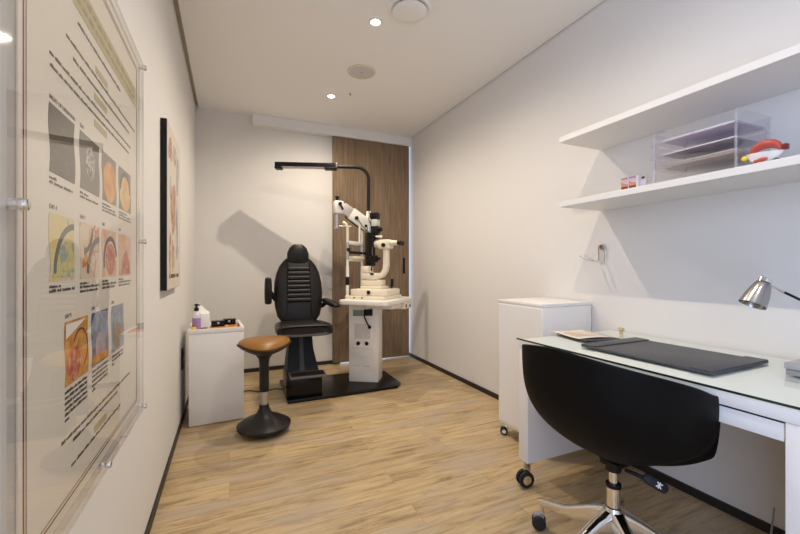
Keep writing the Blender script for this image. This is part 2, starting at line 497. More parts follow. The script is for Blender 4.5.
# little ceiling hook
b = B().lathe([(0, 0), (.008, -.0005), (.008, -.004), (0, -.005)], 16)
b.tube([(0, 0, -.004), (0, 0, -.012), (.005, 0, -.018), (.009, 0, -.013)], .0018, 8)
tag(b.build('ceiling_hook', M_black, loc=(1.005, 3.37, H)), 'tiny dark hook in the ceiling near the far downlight', 'hook')

# ================================================================== WALL POSTER BEHIND ACRYLIC (left wall, near)
PX = -0.2835                                   # plane of the print
t = thing('framed_poster', 'large cream poster with rows of pictures behind clear acrylic on the left wall', 'poster', (PX, 1.13, 1.2))
def L_(y, z): return (y - 1.13, z - 1.2)
def rect(b, y0, z0, y1, z1, x0, x1, bev=0):
    a = L_(y0, z0); c = L_(y1, z1)
    return b.box((x0, a[0], a[1]), (x1, c[0], c[1]), bev)
rect(B(), .688, .600, 1.595, 1.812, -.012, -.004, .001).build('backing_sheet', M_frost, t, smooth=False)
rect(B(), .743, .630, 1.556, 1.788, -.0035, -.0008).build('paper', M_print, t)
o = rect(B(), .688, .600, 1.595, 1.812, .0030, .0085).build('acrylic_sheet', M_acrylic, t, smooth=False)
o.data.materials.append(M_acredge)
for p in o.data.polygons:
    if abs(p.normal.x) < .5: p.material_index = 1
# double border line
b = B()
for g, wd in ((0, .0035), (.009, .0018)):
    y0, y1, z0, z1 = .757 + g, 1.535 - g, .650 + g, 1.768 - g
    rect(b, y0, z0, y0 + wd, z1, -.0006, -.0002); rect(b, y1 - wd, z0, y1, z1, -.0006, -.0002)
    rect(b, y0 + wd, z0, y1 - wd, z0 + wd, -.0006, -.0002); rect(b, y0 + wd, z1 - wd, y1 - wd, z1, -.0006, -.0002)
b.build('border_line', M_inkb, t)
# heading band across the top, with its lettering as worn strokes
rect(B(), .80, 1.627, 1.512, 1.690, -.0006, -.0002).build('heading_band', M_olive, t)
rnd = random.Random(11)
def wordline(b, y0, y1, z, h, x0=-.0006, x1=-.00005, gap=.006):
    """a line of print too small to read: word-sized strokes"""
    y = y0
    while y < y1:
        wl = min(rnd.uniform(.012, .045), y1 - y)
        k = y
        while k < y + wl:                        # strokes of letters
            lw = rnd.uniform(.0035, .0065)
            hh = h * rnd.choice((.7, .7, 1.0, .85))
            rect(b, k, z, min(k + lw, y + wl), z + hh, x0, x1)
            k += lw + h * .16
        y += wl + gap
def line(name, mat, *a, **k):
    bb = B(); wordline(bb, *a, **k); return bb.build(name, mat, t, smooth=False)
for z in (1.668, 1.643): line('heading_print', M_inko, .83, 1.49, z, .013, gap=.012)
for (y0, y1, z, h) in ((.985, 1.32, 1.598, .008), (.925, 1.50, 1.540, .007), (.96, 1.42, 1.512, .007), (.850, 1.44, 1.470, .007), (.852, 1.42, 1.449, .007),
                       (.902, 1.43, .768, .0065), (.96, 1.285, .752, .0065), (.95, 1.32, .706, .0065)):
    line('body_print', M_ink, y0, y1, z, h)
for (y0, y1, z0, z1) in ((1.10, 1.195, 1.553, 1.569), (1.09, 1.19, 1.487, 1.503), (1.09, 1.19, 1.425, 1.441), (1.09, 1.188, .717, .733)):
    rect(B(), y0, z0, y1, z1, -.0007, -.0003).build('olive_tab', M_olive, t)

def waved(y0, z0, y1, z1, amp=.004):
    """outline of a print whose side edges wave a little"""
    n = 14; pts = []
    for k in range(n + 1):
        f = k / n; pts.append((y0 + amp * math.sin(2 * PI * f), sm(z0, z1, f)))
    for k in range(n + 1):
        f = 1 - k / n; pts.append((y1 + amp * math.sin(2 * PI * f), sm(z0, z1, f)))
    return [L_(*p) for p in pts]
def pic(y0, z0, y1, z1, mat, label, extra=()):
    o = B().prism(waved(y0, z0, y1, z1), -.0006, -.0002, M=YZ).build('picture', mat, t, smooth=False)
    o['label'] = label
    for (nm, kind, args, m2) in extra:
        b = B()
        if kind == 'disc':
            (cy, cz, ry, rz) = args
            c = L_(cy, cz)
            b.prism([(c[0] + ry * math.cos(2 * PI * k / 36), c[1] + rz * math.sin(2 * PI * k / 36)) for k in range(36)], -.0002, .0000 + .0001, M=YZ)
        elif kind == 'arc':
            (cy, cz, r0, r1, a0, a1) = args
            c = L_(cy, cz); P = []
            for k in range(25):
                a = R(sm(a0, a1, k / 24)); P.append((c[0] + r1 * math.cos(a), c[1] + r1 * math.sin(a)))
            for k in range(25):
                a = R(sm(a1, a0, k / 24)); P.append((c[0] + r0 * math.cos(a), c[1] + r0 * math.sin(a)))
            b.prism(P, -.0001, .0003, M=YZ)
        elif kind == 'poly':
            b.prism([L_(*p) for p in args], -.0002, .0002, M=YZ)
        b.build(nm, m2, o, smooth=False)
    return o
G1 = picture('print_grey_grain', [(.2, (.085, .075, .062)), (.62, (.11, .097, .080)), (.72, (.20, .18, .155))], 60, .2)
G2 = picture('print_white_flakes', [(.40, (.13, .12, .11)), (.55, (.42, .42, .43)), (.75, (.62, .62, .62))], 70, 1.5)
G3 = picture('print_grey_plain', [(.3, (.16, .14, .12)), (.7, (.21, .19, .165))], 12)
O1 = picture('print_orange_disc', [(.30, (.50, .13, .05)), (.48, (.70, .30, .06)), (.70, (.78, .46, .13))], 22, .6)
O2 = picture('print_yellow_disc', [(.30, (.66, .33, .10)), (.55, (.76, .50, .16)), (.75, (.80, .62, .30))], 22, .6)
Y1 = picture('print_yellow_wash', [(.30, (.70, .56, .24)), (.50, (.74, .63, .34)), (.62, (.60, .64, .50)), (.72, (.62, .18, .08))], 26, .8)
Y2 = picture('print_lime_fish', [(.30, (.55, .50, .20)), (.50, (.66, .58, .28)), (.62, (.30, .46, .45)), (.74, (.55, .34, .15))], 34, 1.2)
C1 = picture('print_cream_red', [(.30, (.74, .64, .48)), (.52, (.70, .60, .44)), (.60, (.58, .12, .06)), (.72, (.70, .44, .05))], 22, 1.0)
C2 = picture('print_peach', [(.30, (.66, .34, .20)), (.50, (.72, .46, .30)), (.68, (.76, .60, .46))], 24, .8)
C3 = picture('print_red_brown', [(.32, (.26, .07, .04)), (.50, (.56, .14, .09)), (.66, (.66, .36, .24))], 40, 1.2)
B1 = picture('print_orange_brown', [(.32, (.44, .16, .03)), (.50, (.60, .27, .05)), (.68, (.70, .40, .12))], 22, .8)
B2 = picture('print_blue_trees', [(.30, (.05, .07, .13)), (.48, (.12, .17, .30)), (.60, (.22, .29, .42)), (.75, (.36, .28, .20))], 26, 1.2)
B3 = picture('print_blue_pale', [(.30, (.10, .14, .20)), (.50, (.22, .30, .40)), (.70, (.36, .42, .46))], 26, 1.0)
DK = principled('print_dark_brown', (.09, .055, .04), .7)
GA = principled('print_grey_arc', (.20, .185, .165), .7)
cols = [(.849, .967), (.998, 1.126), (1.150, 1.275), (1.303, 1.444)]
# row of four near the top
pic(cols[0][0], 1.266, cols[0][1], 1.386, G1, 'dark grey picture')
pic(cols[1][0], 1.266, cols[1][1], 1.386, G3, 'grey picture with white flakes', [('flake_cloud', 'disc', (1.062, 1.332, .030, .038), G2)])
pic(cols[2][0], 1.266, cols[2][1], 1.386, G3, 'grey picture with orange disc', [('orange_disc', 'disc', (1.215, 1.319, .058, .052), O1)])
pic(cols[3][0], 1.266, cols[3][1], 1.386, G3, 'grey picture with yellow disc', [('dark_arc', 'arc', (1.374, 1.318, .050, .062, 5, 175), DK), ('yellow_disc', 'disc', (1.374, 1.316, .062, .050), O2)])
# second row
pic(cols[0][0], 1.075, cols[0][1], 1.195, Y1, 'yellow picture with grey arch', [('grey_arch', 'arc', (.965, 1.085, .088, .100, 92, 178), GA), ('lime_field', 'poly', ((.858, 1.080), (.962, 1.080), (.962, 1.148), (.92, 1.148), (.88, 1.13)), Y2)])
pic(cols[1][0], 1.075, cols[1][1], 1.195, C1, 'cream picture with red shapes and grey arches', [('grey_arch', 'arc', (1.13, 1.08, .078, .092, 94, 176), GA), ('grey_arch', 'arc', (1.02, 1.19, .05, .062, 272, 358), GA)])
pic(cols[2][0], 1.075, cols[2][1], 1.195, C2, 'peach picture with red oval', [('red_oval', 'disc', (1.22, 1.120, .042, .040), C3), ('dark_arch', 'arc', (1.22, 1.118, .050, .062, 10, 200), DK)])
pic(cols[3][0], 1.075, cols[3][1], 1.195, C2, 'peach picture with dark outlined figure', [('red_figure', 'poly', ((1.33, 1.08), (1.43, 1.08), (1.42, 1.12), (1.385, 1.15), (1.345, 1.13)), C3)])
# third row
pic(.918, .871, 1.047, .995, B1, 'orange picture with round shield', [('pale_corner', 'poly', ((.922, .990), (1.03, .990), (.922, .962)), M_paper), ('dark_frame', 'arc', (1.0, .93, .040, .044, -60, 150), DK), ('round_shield', 'disc', (.965, .908, .036, .034), C3)])
pic(1.072, .871, 1.200, .995, B2, 'blue landscape picture', [('pale_dome', 'disc', (1.135, .912, .038, .034), picture('print_lilac', [(.3, (.26, .22, .32)), (.7, (.46, .36, .38))], 20)), ('warm_ground', 'poly', ((1.074, .874), (1.19, .874), (1.19, .893), (1.074, .893)), B1)])
pic(1.230, .871, 1.356, .995, B3, 'pale blue landscape picture', [('brown_dome', 'disc', (1.295, .91, .045, .034), picture('print_umber', [(.3, (.20, .14, .10)), (.7, (.40, .28, .18))], 24))])
# captions
def text(body, y, z, size, mat, parent, name, x=-.0005):
    cu = bpy.data.curves.new(name, 'FONT'); cu.body = body; cu.size = size; cu.extrude = .0002
    to = bpy.data.objects.new(name, cu); C.objects.link(to)
    dg = bpy.context.evaluated_depsgraph_get()
    me = bpy.data.meshes.new_from_object(to.evaluated_get(dg))
    C.objects.unlink(to); bpy.data.objects.remove(to)
    me.transform(YZ); me.materials.clear(); me.materials.append(mat)
    o = bpy.data.objects.new(name, me); C.objects.link(o); o.parent = parent
    a = L_(y, z); o.location = (x, a[0], a[1])
    return o
text('NIGHT OF OPERATION', .849, 1.393, .0115, M_ink, t, 'caption')
text('DAY', .998, 1.393, .0115, M_ink, t, 'caption')
for k, s_ in enumerate(('DAY 4', 'DAY 7', 'DAY', 'DAY')): text(s_, cols[k][0], 1.202, .0115, M_ink, t, 'caption')
for y, s_ in ((.918, 'DAY 9'), (1.072, 'DAY'), (1.23, 'DAY')): text(s_, y, 1.002, .0115, M_ink, t, 'caption')
for k, (y0, y1) in enumerate(cols):
    b = B(); wordline(b, y0, y0 + .03 + .02 * k, 1.254, .005); wordline(b, y0, y1 - .01, 1.246, .005)
    if k > 1: wordline(b, y0, y1, 1.238, .005)
    b.build('small_print', M_ink, t, smooth=False)
    b = B(); wordline(b, y0, y0 + .05, 1.063, .005); wordline(b, y0, y1, 1.055, .006)
    if k: wordline(b, y0, y1 - .01, 1.046, .006)
    b.build('small_print', M_ink, t, smooth=False)
for (y0, y1, n) in ((.918, 1.04, 6), (1.075, 1.195, 5), (1.235, 1.35, 3)):
    b = B()
    for q in range(n): wordline(b, y0, y1 if q < n - 1 else y0 + .02, .858 - q * .0105, .0062, gap=.005)
    b.build('small_print', M_ink, t, smooth=False)
# stand-off bolts hold the sheets to the wall
def standoff(y, z):
    a = L_(y, z)
    bb = B().cyl((-.0255, a[0], a[1]), (.012, a[0], a[1]), .0065, seg=20)
    bb.cyl((.0088, a[0], a[1]), (.019, a[0], a[1]), .0095, .0085, seg=20, bev=.0015)
    bb.cyl((-.0255, a[0], a[1]), (-.0125, a[0], a[1]), .009, seg=20)
    bb.build('standoff_bolt', M_chrome, t)
for y, z in ((1.578, 1.793), (1.578, 1.188), (1.578, .616), (1.145, .616), (1.145, 1.793), (.722, 1.793), (.722, 1.190), (.722, .616)): standoff(y, z)

# ================================================================== SECOND POSTER, black edged canvas
t = thing('wall_picture', 'narrow white anatomical picture with black sides further along the left wall', 'picture', (XL, 2.45, 1.407))
B().box((.0005, -.270, -.423), (.0285, .270, .423), .001).build('frame', M_black, t, smooth=False)
B().box((.0286, -.268, -.421), (.0300, .268, .421)).build('print', picture('chart_paper', [(.3, (.62, .56, .49)), (.7, (.68, .62, .55))], 5), t)
F1 = picture('chart_flesh', [(.30, (.30, .15, .10)), (.50, (.48, .30, .22)), (.70, (.60, .50, .42))], 16, 1.2)
F2 = picture('chart_grey', [(.30, (.22, .22, .24)), (.50, (.40, .40, .41)), (.70, (.58, .54, .50))], 16, 1.2)
def blob(cy, cz, ry, rz, mat, seed, lab):
    rr = random.Random(seed); ph = [rr.uniform(0, 6.28) for _ in range(3)]
    P = []
    for k in range(40):
        a = 2 * PI * k / 40; f = 1 + .16 * math.sin(2 * a + ph[0]) + .12 * math.sin(3 * a + ph[1]) + .08 * math.sin(5 * a + ph[2])
        P.append((cy + ry * f * math.cos(a), cz + rz * f * math.sin(a)))
    B().prism(P, .0301, .0306, M=YZ).build('illustration', mat, t, smooth=False)['label'] = lab
blob(-.05, .01, .085, .150, F1, 1, 'large flesh coloured drawing'); blob(.13, .22, .055, .11, F2, 2, 'grey drawing'); blob(-.16, .30, .06, .07, F1, 3, 'small flesh coloured drawing')
blob(.02, .31, .06, .06, F2, 4, 'small grey drawing'); blob(.10, -.05, .05, .12, F2, 5, 'long grey drawing'); blob(-.17, -.24, .035, .10, F1, 6, 'slim flesh coloured drawing')
blob(-.06, -.25, .045, .09, F1, 7, 'round flesh coloured drawing'); blob(.12, -.22, .05, .05, F2, 8, 'grey drawing low down'); blob(-.15, .10, .03, .06, F2, 9, 'small grey drawing')
rnd = random.Random(3)
b = B(); y = -.20
while y < .17:
    lw = rnd.uniform(.012, .022)
    if rnd.random() > .15: b.box((.0301, y, -.365), (.0306, y + lw, -.345))
    y += lw + .005
b.build('title_print', M_inkb, t)

# black double socket low on the left wall
t = thing('wall_socket', 'small black socket on the left wall beside the white cube cabinet', 'socket', (XL, 3.10, .45))
B().box((.0002, -.035, -.075), (.010, .035, .075), .003).build('plate', M_black, t)
for z in (-.035, .035): B().cyl((.0095, 0, z), (.014, 0, z), .018, seg=20).build('outlet', M_blackgloss, t)

# ================================================================== LEFT CUBE CABINET AND WHAT IS ON IT
CZ = .660
t = thing('cube_cabinet', 'low white cube cabinet with rimmed top against the left wall', 'cabinet', (-.090, 3.182, 0), R(3))
b = B()
b.box((-.175, -.205, .006), (.175, .205, CZ - .022), .003)
b.build('body', M_white, t)
b = B()
for lo, hi in (((-.177, -.208, CZ - .022), (.177, -.186, CZ + .008)), ((-.177, .186, CZ - .022), (.177, .207, CZ + .008)),
               ((-.177, -.186, CZ - .022), (-.157, .186, CZ + .008)), ((.157, -.186, CZ - .022), (.177, .186, CZ + .008))):
    b.box(lo, hi, .0015)
b.build('top_rim', M_white, t)
CT = CZ - .0215
def on_cube(x, y): return (-.085 + x, 3.20 + y, CT)
# orange pad
o = B().prism(rrect(-.095, -.12, .095, .12, .02), 0, .020, .003).build('leather_mat', M_orange, loc=(-.036, 3.19, CT))
tag(o, 'flat orange leather mat lying on the white cube cabinet', 'mat')
def lens_case(lab, loc, rz):
    k = thing('lens_case', lab, 'case', loc, rz, 'black cases on the cube cabinet')
    B().prism(rrect(-.045, -.028, .045, .028, .012), 0, .026, .004).build('base', M_blackgloss, k)
    B().prism(rrect(-.046, -.029, .046, .029, .012), .0265, .042, .005).build('lid', M_blackgloss, k)
    B().box((-.008, -.0305, .018), (.008, -.0285, .034), .0006).build('clasp', M_alu, k)
lens_case('black case on the orange mat, nearer the tissue box', (-.078, 3.16, CT + .0205), R(8))
lens_case('black case on the orange mat, nearer the exam chair', (.000, 3.235, CT + .0205), R(-6))
t = thing('contact_lens_lid', 'tiny white and red cap on the orange mat beside the black cases', 'cap', (-.020, 3.130, CT + .0205))
B().lathe([(0, 0), (.010, 0), (.011, .008), (0, .009)], 20).build('cap', M_plasticw, t)
B().lathe([(0, .0092), (.006, .0092), (.006, .012), (0, .0125)], 16).build('dot', M_red, t)
# tissue box with tissue
t = thing('tissue_box', 'white tissue box with a tissue pulled up on the cube cabinet', 'tissue box', (-.189, 3.165, CT), R(8))
B().box((-.050, -.050, 0), (.050, .050, .120), .003).build('box', M_paper, t)
b = B(); P = []
for i in range(9):
    f = i / 8; row = []
    for k in range(24):
        a = 2 * PI * k / 24; rr = sm(.040, .004, f ** .8) * (1 + .35 * math.sin(3 * a + 1) * (1 - f) + .18 * math.sin(5 * a) * (1 - f))
        row.append((rr * math.cos(a) - .012 * f, rr * math.sin(a) * .7, .120 + .075 * f + .010 * math.sin(2 * a) * (1 - f)))
    P.append(row)
b.grid(P, wrap=True).build('tissue', M_paper, t)
B().box((-.04, -.0512, .012), (.035, -.0502, .022)).build('printed_stripe', principled('brown_print', (.25, .12, .07), .6), t)
# spray bottle
t = thing('pump_bottle', 'clear bottle of purple liquid with a black pump on the cube cabinet', 'bottle', (-.214, 3.072, CT))
B().lathe([(0, 0), (.024, 0), (.027, .006), (.027, .115), (.022, .132), (.013, .142), (.013, .15), (0, .15)]).build('bottle_body', M_clearb, t)
B().lathe([(.0273, .02), (.0276, .022), (.0276, .098), (.0273, .1)], caps=False).build('purple_label', M_purple, t)
B().lathe([(0, .150), (.015, .150), (.016, .168), (.007, .172), (.007, .185), (.013, .187), (.013, .198), (0, .2)]).cyl((0, 0, .193), (.026, -.012, .191), .005, .004, 12).build('pump', M_black, t)
# small red & yellow bottles before it
t = thing('dropper_bottle', 'small yellow dropper bottle with red cap beside the purple bottle', 'bottle', (-.227, 3.022, CT))
B().lathe([(0, 0), (.014, 0), (.016, .004), (.016, .036), (.008, .044), (0, .044)], 28).build('bottle_body', M_yellow, t)
B().lathe([(0, .0442), (.010, .0442), (.009, .060), (.004, .068), (0, .068)], 24).build('cap', M_red, t)

# ================================================================== WOBBLE STOOL
t = thing('active_stool', 'tan topped wobble stool on a round black base', 'stool', (.212, 2.700, 0), R(20))
prof = [(0, .0), (.06, .0), (.115, .010), (.150, .026), (.168, .046), (.172, .056), (.165, .062), (.150, .072), (.115, .092), (.075, .108), (.048, .130), (.034, .160), (.029, .185), (0, .185)]
B().lathe(prof, 64).build('base', M_stool, t)
b = B()
for k in range(60):
    a = 2 * PI * k / 60
    b.ball((.166 * math.cos(a), .166 * math.sin(a), .042), .0042, seg=8, rings=6)
b.build('rubber_studs', M_rubber, t)
B().cyl((0, 0, .183), (0, 0, .275), .0235, seg=32).build('gas_cylinder', M_alu, t)
B().lathe([(0, .272), (.030, .272), (.031, .280), (.031, .46), (.036, .49), (.060, .525), (.085, .545), (0, .548)], 40).build('column', M_stool, t)
# saddle: rounded triangle pan and cushion
def tri_r(a): return 1 + .07 * math.cos(3 * a)
def seat_rings(spec):
    out = []
    for r, z in spec:
        out.append([(r * tri_r(2 * PI * k / 48) * math.cos(2 * PI * k / 48), r * tri_r(2 * PI * k / 48) * math.sin(2 * PI * k / 48),
                     z + .010 * (r / .165) ** 2 * math.cos(2 * (2 * PI * k / 48) + 0.4)) for k in range(48)])
    return out
B().loft(seat_rings([(.055, .525), (.105, .536), (.150, .556), (.172, .574), (.173, .580), (.160, .582)])).build('seat_pan', M_stool, t)
B().loft(seat_rings([(.162, .5825), (.163, .590), (.155, .603), (.135, .616), (.10, .626), (.05, .631), (.01, .632)])).build('cushion', M_tan, t)
B().cyl((.10, .05, .535), (.13, .08, .528), .010, .012, 16).build('lever', M_black, t)

# ================================================================== EXAM UNIT: floor plate
o = B().prism([(.425, 3.155), (1.39, 3.165), (1.455, 3.24), (1.465, 3.67), (1.40, 3.73), (.435, 3.79)], .001, .028, .004).build('floor_plate', M_plate)
tag(o, 'low black steel plate on the floor under exam chair and instrument unit', 'floor plate')
PZ = .0285
# ------------------------------------------------------------------ exam chair
t = thing('exam_chair', 'black leather eye exam chair with round headrest and footplate', 'exam chair', (.565, 3.38, PZ), R(-3))
# coordinates below: local x right, y back, z above plate
B().box((-.135, -.185, 0), (.155, .19, .165), .006).build('base_box', M_blackgloss, t)
b = B().loft([[(-.125, -.10, .165), (.145, -.10, .165), (.145, .19, .165), (-.125, .19, .165)], [(-.105, -.02, .36), (.105, -.02, .36), (.105, .17, .36), (-.105, .17, .36)], [(-.095, .0, .50), (.095, .0, .50), (.095, .16, .50), (-.095, .16, .50)]])
b.build('pedestal', M_black, t)
B().loft([[(-.018, -.106, .17), (.022, -.106, .17), (.022, -.09, .17), (-.018, -.09, .17)], [(-.015, -.030, .36), (.020, -.030, .36), (.020, -.012, .36), (-.015, -.012, .36)], [(-.013, -.010, .48), (.018, -.010, .48), (.018, .008, .48), (-.013, .008, .48)]]).build('pedestal_stripe', principled('dark_grey_plastic', (.045, .045, .047), .5), t)
B().box((-.110, -.255, .170), (.180, -.09, .190), .004).build('footplate', principled('ribbed_footplate', (.16, .14, .12), .45, bump=(60, .4)), t)
b = B()
for k in range(7): b.box((-.100, -.245 + k * .018, .1905), (.170, -.237 + k * .018, .1935), .001)
b.build('footplate_tread', M_rubber, t)
B().box((-.15, -.16, .495), (.15, .22, .53), .008).build('seat_frame', M_black, t)
# seat cushion
def cushion(rings_spec): return B().loft(rings_spec)
rings = []
for (yy, hw, z0, z1) in ((-.345, .170, .545, .595), (-.36, .195, .530, .610), (-.345, .215, .524, .620), (-.25, .222, .526, .622), (-.10, .220, .528, .612), (.05, .212, .530, .600), (.15, .190, .535, .590)):
    rings.append([(px * 1, yy, (z0 + z1) / 2 + pz) for px, pz in superell(hw, (z1 - z0) / 2, 36, 4.0)])
B().loft(rings).build('seat_cushion', M_leather, t)
for sx in (-1, 1): B().tube([(sx * .105, -.355, .612), (sx * .105, -.33, .6225), (sx * .108, -.2, .6235), (sx * .108, -.05, .611)], .003, 6).build('seat_seam', M_black, t)
# backrest: long pointed oval leaning back
def back_axis(f):                       # f 0..1 up the back -> centre y, z
    return (.125 + .115 * f, .575 + .585 * f)
rings = []
for f, hw, th in ((0, .120, .025), (.02, .150, .040), (.10, .180, .050), (.25, .200, .052), (.45, .208, .052), (.60, .203, .050), (.75, .185, .046), (.86, .158, .042), (.94, .122, .036), (.985, .090, .026), (1.0, .070, .012)):
    cy, cz = back_axis(f)
    rings.append([(px, cy + pz, cz + 0.0) for px, pz in superell(hw, th, 40, 2.7)])
B().loft(rings).build('backrest', M_leather, t)
# ribbed centre panel
b = B()
for k in range(8):
    f = .34 + k * .068
    cy, cz = back_axis(f)
    hw = sm(.098, .088, k / 7)
    b.loft([[(xx, cy - .052 + q * .011, cz + p * .0188) for q, p in superell(1, 1, 14, 2.2)] for xx in (-hw, -hw * .5, 0, hw * .5, hw)])
b.build('ribbed_panel', M_leather, t)
b = B()
for sx in (-1, 1):
    b.tube([(sx * sm(.108, .098, f), back_axis(f)[0] - .051 + (.012 if f > .9 else 0), back_axis(f)[1]) for f in (.08, .2, .4, .6, .8, .92)], .0045, 6)
b.build('backrest_seam', M_black, t)
b = B()
ed = [(.01, .14), (.10, .180), (.25, .201), (.45, .209), (.60, .204), (.75, .186), (.86, .159), (.94, .123), (.985, .092)]
b.tube([(-h_, back_axis(f)[0] - .006, back_axis(f)[1]) for f, h_ in ed] + [(h_, back_axis(f)[0] - .006, back_axis(f)[1]) for f, h_ in ed[::-1]], .0055, 8)
b.build('piping', M_black, t)
# headrest
hy = back_axis(1.08)[0]
b = B()
for (zz, hw, th) in ():
    pass
rings = []
for f, hw, th in ((0, .062, .018), (.06, .082, .034), (.25, .098, .046), (.55, .096, .048), (.80, .078, .042), (.94, .054, .030), (1, .036, .012)):
    rings.append([(px, hy - .03 + pz, 1.098 + .182 * f) for px, pz in superell(hw, th, 36, 2.5)])
B().loft(rings).build('headrest', M_leather, t)
B().tube([(-.052, hy - .0745, 1.205), (0, hy - .0795, 1.198), (.052, hy - .0745, 1.205)], .003, 6).build('headrest_seam', M_black, t)
B().box((-.03, hy - .01, 1.06), (.03, hy + .012, 1.16), .004).build('headrest_bracket', M_black, t)
# armrests: right one level, left one folded up against the backrest
ar = B().loft([[(px, yy, zz + pz) for px, pz in superell(hw, th, 24, 3)] for yy, hw, th, zz in ((-.215, .014, .008, .752), (-.205, .030, .016, .752), (-.15, .040, .022, .757), (-.02, .038, .024, .768), (.10, .032, .022, .778), (.115, .018, .012, .778))])
ar.build('armrest', M_leather, t, loc=(.255, .060, -.015), rot=(0, 0, R(9)))
B().tube([(.160, .165, .70), (.215, .160, .715), (.238, .12, .745)], .020, 10).build('armrest_bracket', M_black, t)
al = B().loft([[(px, pz, zz) for px, pz in superell(hw, th, 24, 3)] for zz, hw, th in ((.770, .018, .014), (.780, .028, .024), (.86, .031, .030), (.95, .030, .030), (.995, .026, .024), (1.005, .015, .013))]).build('armrest', M_leather, t, loc=(-.262, .13, -.025), rot=(0, 0, R(12)))
al['label'] = 'armrest folded upright'
B().tube([(-.165, .175, .74), (-.215, .175, .80), (-.250, .15, .86)], .020, 10).build('armrest_bracket', M_black, t)
B().box((-.258, .086, .80), (-.244, .094, .93), .002).build('armrest_hinge', M_stool, t)

# ------------------------------------------------------------------ instrument unit (column, swing table, pole, lamp, refractor arm)
UR = R(-33)
t = thing('instrument_unit', 'white ophthalmic instrument column with swing table and tall black lamp pole', 'instrument unit', (1.195, 3.46, PZ))
colm = B().prism([(-.128, -.085), (.140, -.085), (.152, -.073), (.152, .115), (-.128, .115)], 0, .715, .010).build('column', M_offwhite, t, loc=(-.022, 0, 0), rot=(0, 0, UR))
# things on the front of the column (front = local -y of the column)
B().box((-.072, -.0882, .405), (.080, -.0845, .545), .001).build('upper_recess', principled('pale_grey_enamel', (.66, .62, .57), .4), colm)
B().box((-.095, -.0874, .235), (.100, -.0842, .570), .003).build('front_panel', M_offwhite, colm)
for x in (-.036, .045): B().cyl((x, -.0860, .362), (x, -.104, .362), .019, .016, 24, .002).build('handpiece_holder', M_black, colm)
B().box((-.080, -.098, .318), (.085, -.0872, .336), .003).build('pocket_lip', M_offwhite, colm)
B().box((-.088, -.0885, .615), (.035, -.0846, .672), .002).build('display', M_panelgrn, colm)
B().box((.020, -.100, .620), (.100, -.084, .680), .003).build('connector', M_black, colm)
rnd = random.Random(8)
b = B()
for (x0, x1, z) in ((-.085, -.02, .150), (.01, .075, .148)):
    x = x0
    while x < x1:
        lw = rnd.uniform(.005, .011); b.box((x, -.0856, z), (min(x + lw, x1), -.0846, z + .006)); x += lw + .003
b.build('small_lettering', M_grey, colm)
b = B().tube([(.035, -.10, .645), (.032, -.125, .61), (.06, -.125, .55), (.075, -.118, .525)], .007, 8).ball((.078, -.117, .518), .016)
b.build('hanging_lens', M_black, colm)
# swing arm and table
TR = R(-47)
TC = Vector((1.262, 3.355, 0)) - Vector((1.195, 3.46, 0))
tb = B().prism(rrect(-.24, -.30, .24, .30, .035), .738, .780, .008).build('table_top', M_offwhite, t, loc=(TC.x, TC.y, 0), rot=(0, 0, TR))
b = B().box((-.06, -.10, .690), (.20, .26, .7375), .006)
b.build('table_underframe', M_offwhite, tb)
b = B().box((.12, .10, .675), (.236, .285, .7372), .006)
b.build('control_box', M_cream, tb)
b = B()
b.box((.2365, .13, .69), (.241, .15, .72), .001); b.build('control_button', M_black, tb); b = B(); b.cyl((.236, .23, .70), (.245, .23, .70), .008, seg=16)
b.build('control_button', M_black, tb)
b = B().tube([(.16, -.05, .69), (.13, -.03, .668), (.06, .03, .675), (.02, .05, .69)], .004, 8)
b.build('cable', M_black, tb)
# pole up from the column
px, py = .069, .14
B().cyl((px, py, 0), (px, py, .78), .030, seg=24).build('pole_foot', M_black, t)
B().cyl((px, py, .78), (px, py, 1.10), .024, seg=24).build('pole_sleeve_low', M_offwhite, t)
B().box((px - .027, py - .03, 1.07), (px + .027, py + .03, 1.415), .004).build('pole_grip', M_black, t)
B().cyl((px, py, 1.415), (px, py, 1.50), .020, seg=24).build('pole_ring', M_chrome, t)
B().lathe([(0, 1.475), (.034, 1.475), (.036, 1.485), (.036, 1.560), (.028, 1.58), (.022, 1.60), (.022, 1.625), (0, 1.625)], 28, Matrix.Translation((px, py, 0))).build('pole_collar', M_offwhite, t)
# lamp on top: dark tube bending over into a long flat head above the chair
LZ = 2.062
dirx = Vector((-.854, .30, 0)).normalized()
P0 = Vector((px, py, 1.62)); P1 = Vector((px, py, LZ))
pts = [P0, Vector((px, py, LZ - .12))]
for k in range(1, 9):
    a = R(90 * k / 8)
    pts.append(Vector((px, py, LZ - .12)) + Vector((0, 0, .12 * math.sin(a))) + dirx * .12 * (1 - math.cos(a)))
pts.append(P1 + dirx * .33)
la = B().tube(pts, .0165, 14).build('lamp_arm', M_black, t)
ang = math.atan2(dirx.y, dirx.x)
Ml = Matrix.Translation(P1 + dirx * .33) @ Matrix.Rotation(ang, 4, 'Z')
B().box((-.015, -.040, -.012), (.575, .040, .028), .006, M=Ml).build('lamp_head', M_blackgloss, t)
b = B().box((.02, -.034, -.020), (.53, .034, -.0125), .001, M=Ml)
b.build('lamp_diffuser', principled('pale_diffuser', (.50, .46, .42), .35), t)
B().box((-.015, -.041, -.032), (.10, .041, -.0125), .004, M=Ml).build('lamp_end_cap', M_black, t)
B().box((.51, -.041, -.036), (.576, .041, -.0125), .004, M=Ml).build('lamp_end_cap', M_black, t)
B().box((-.022, -.041, -.014), (-.0135, .041, .030), .002, M=Ml).build('lamp_joint', M_alu, t)
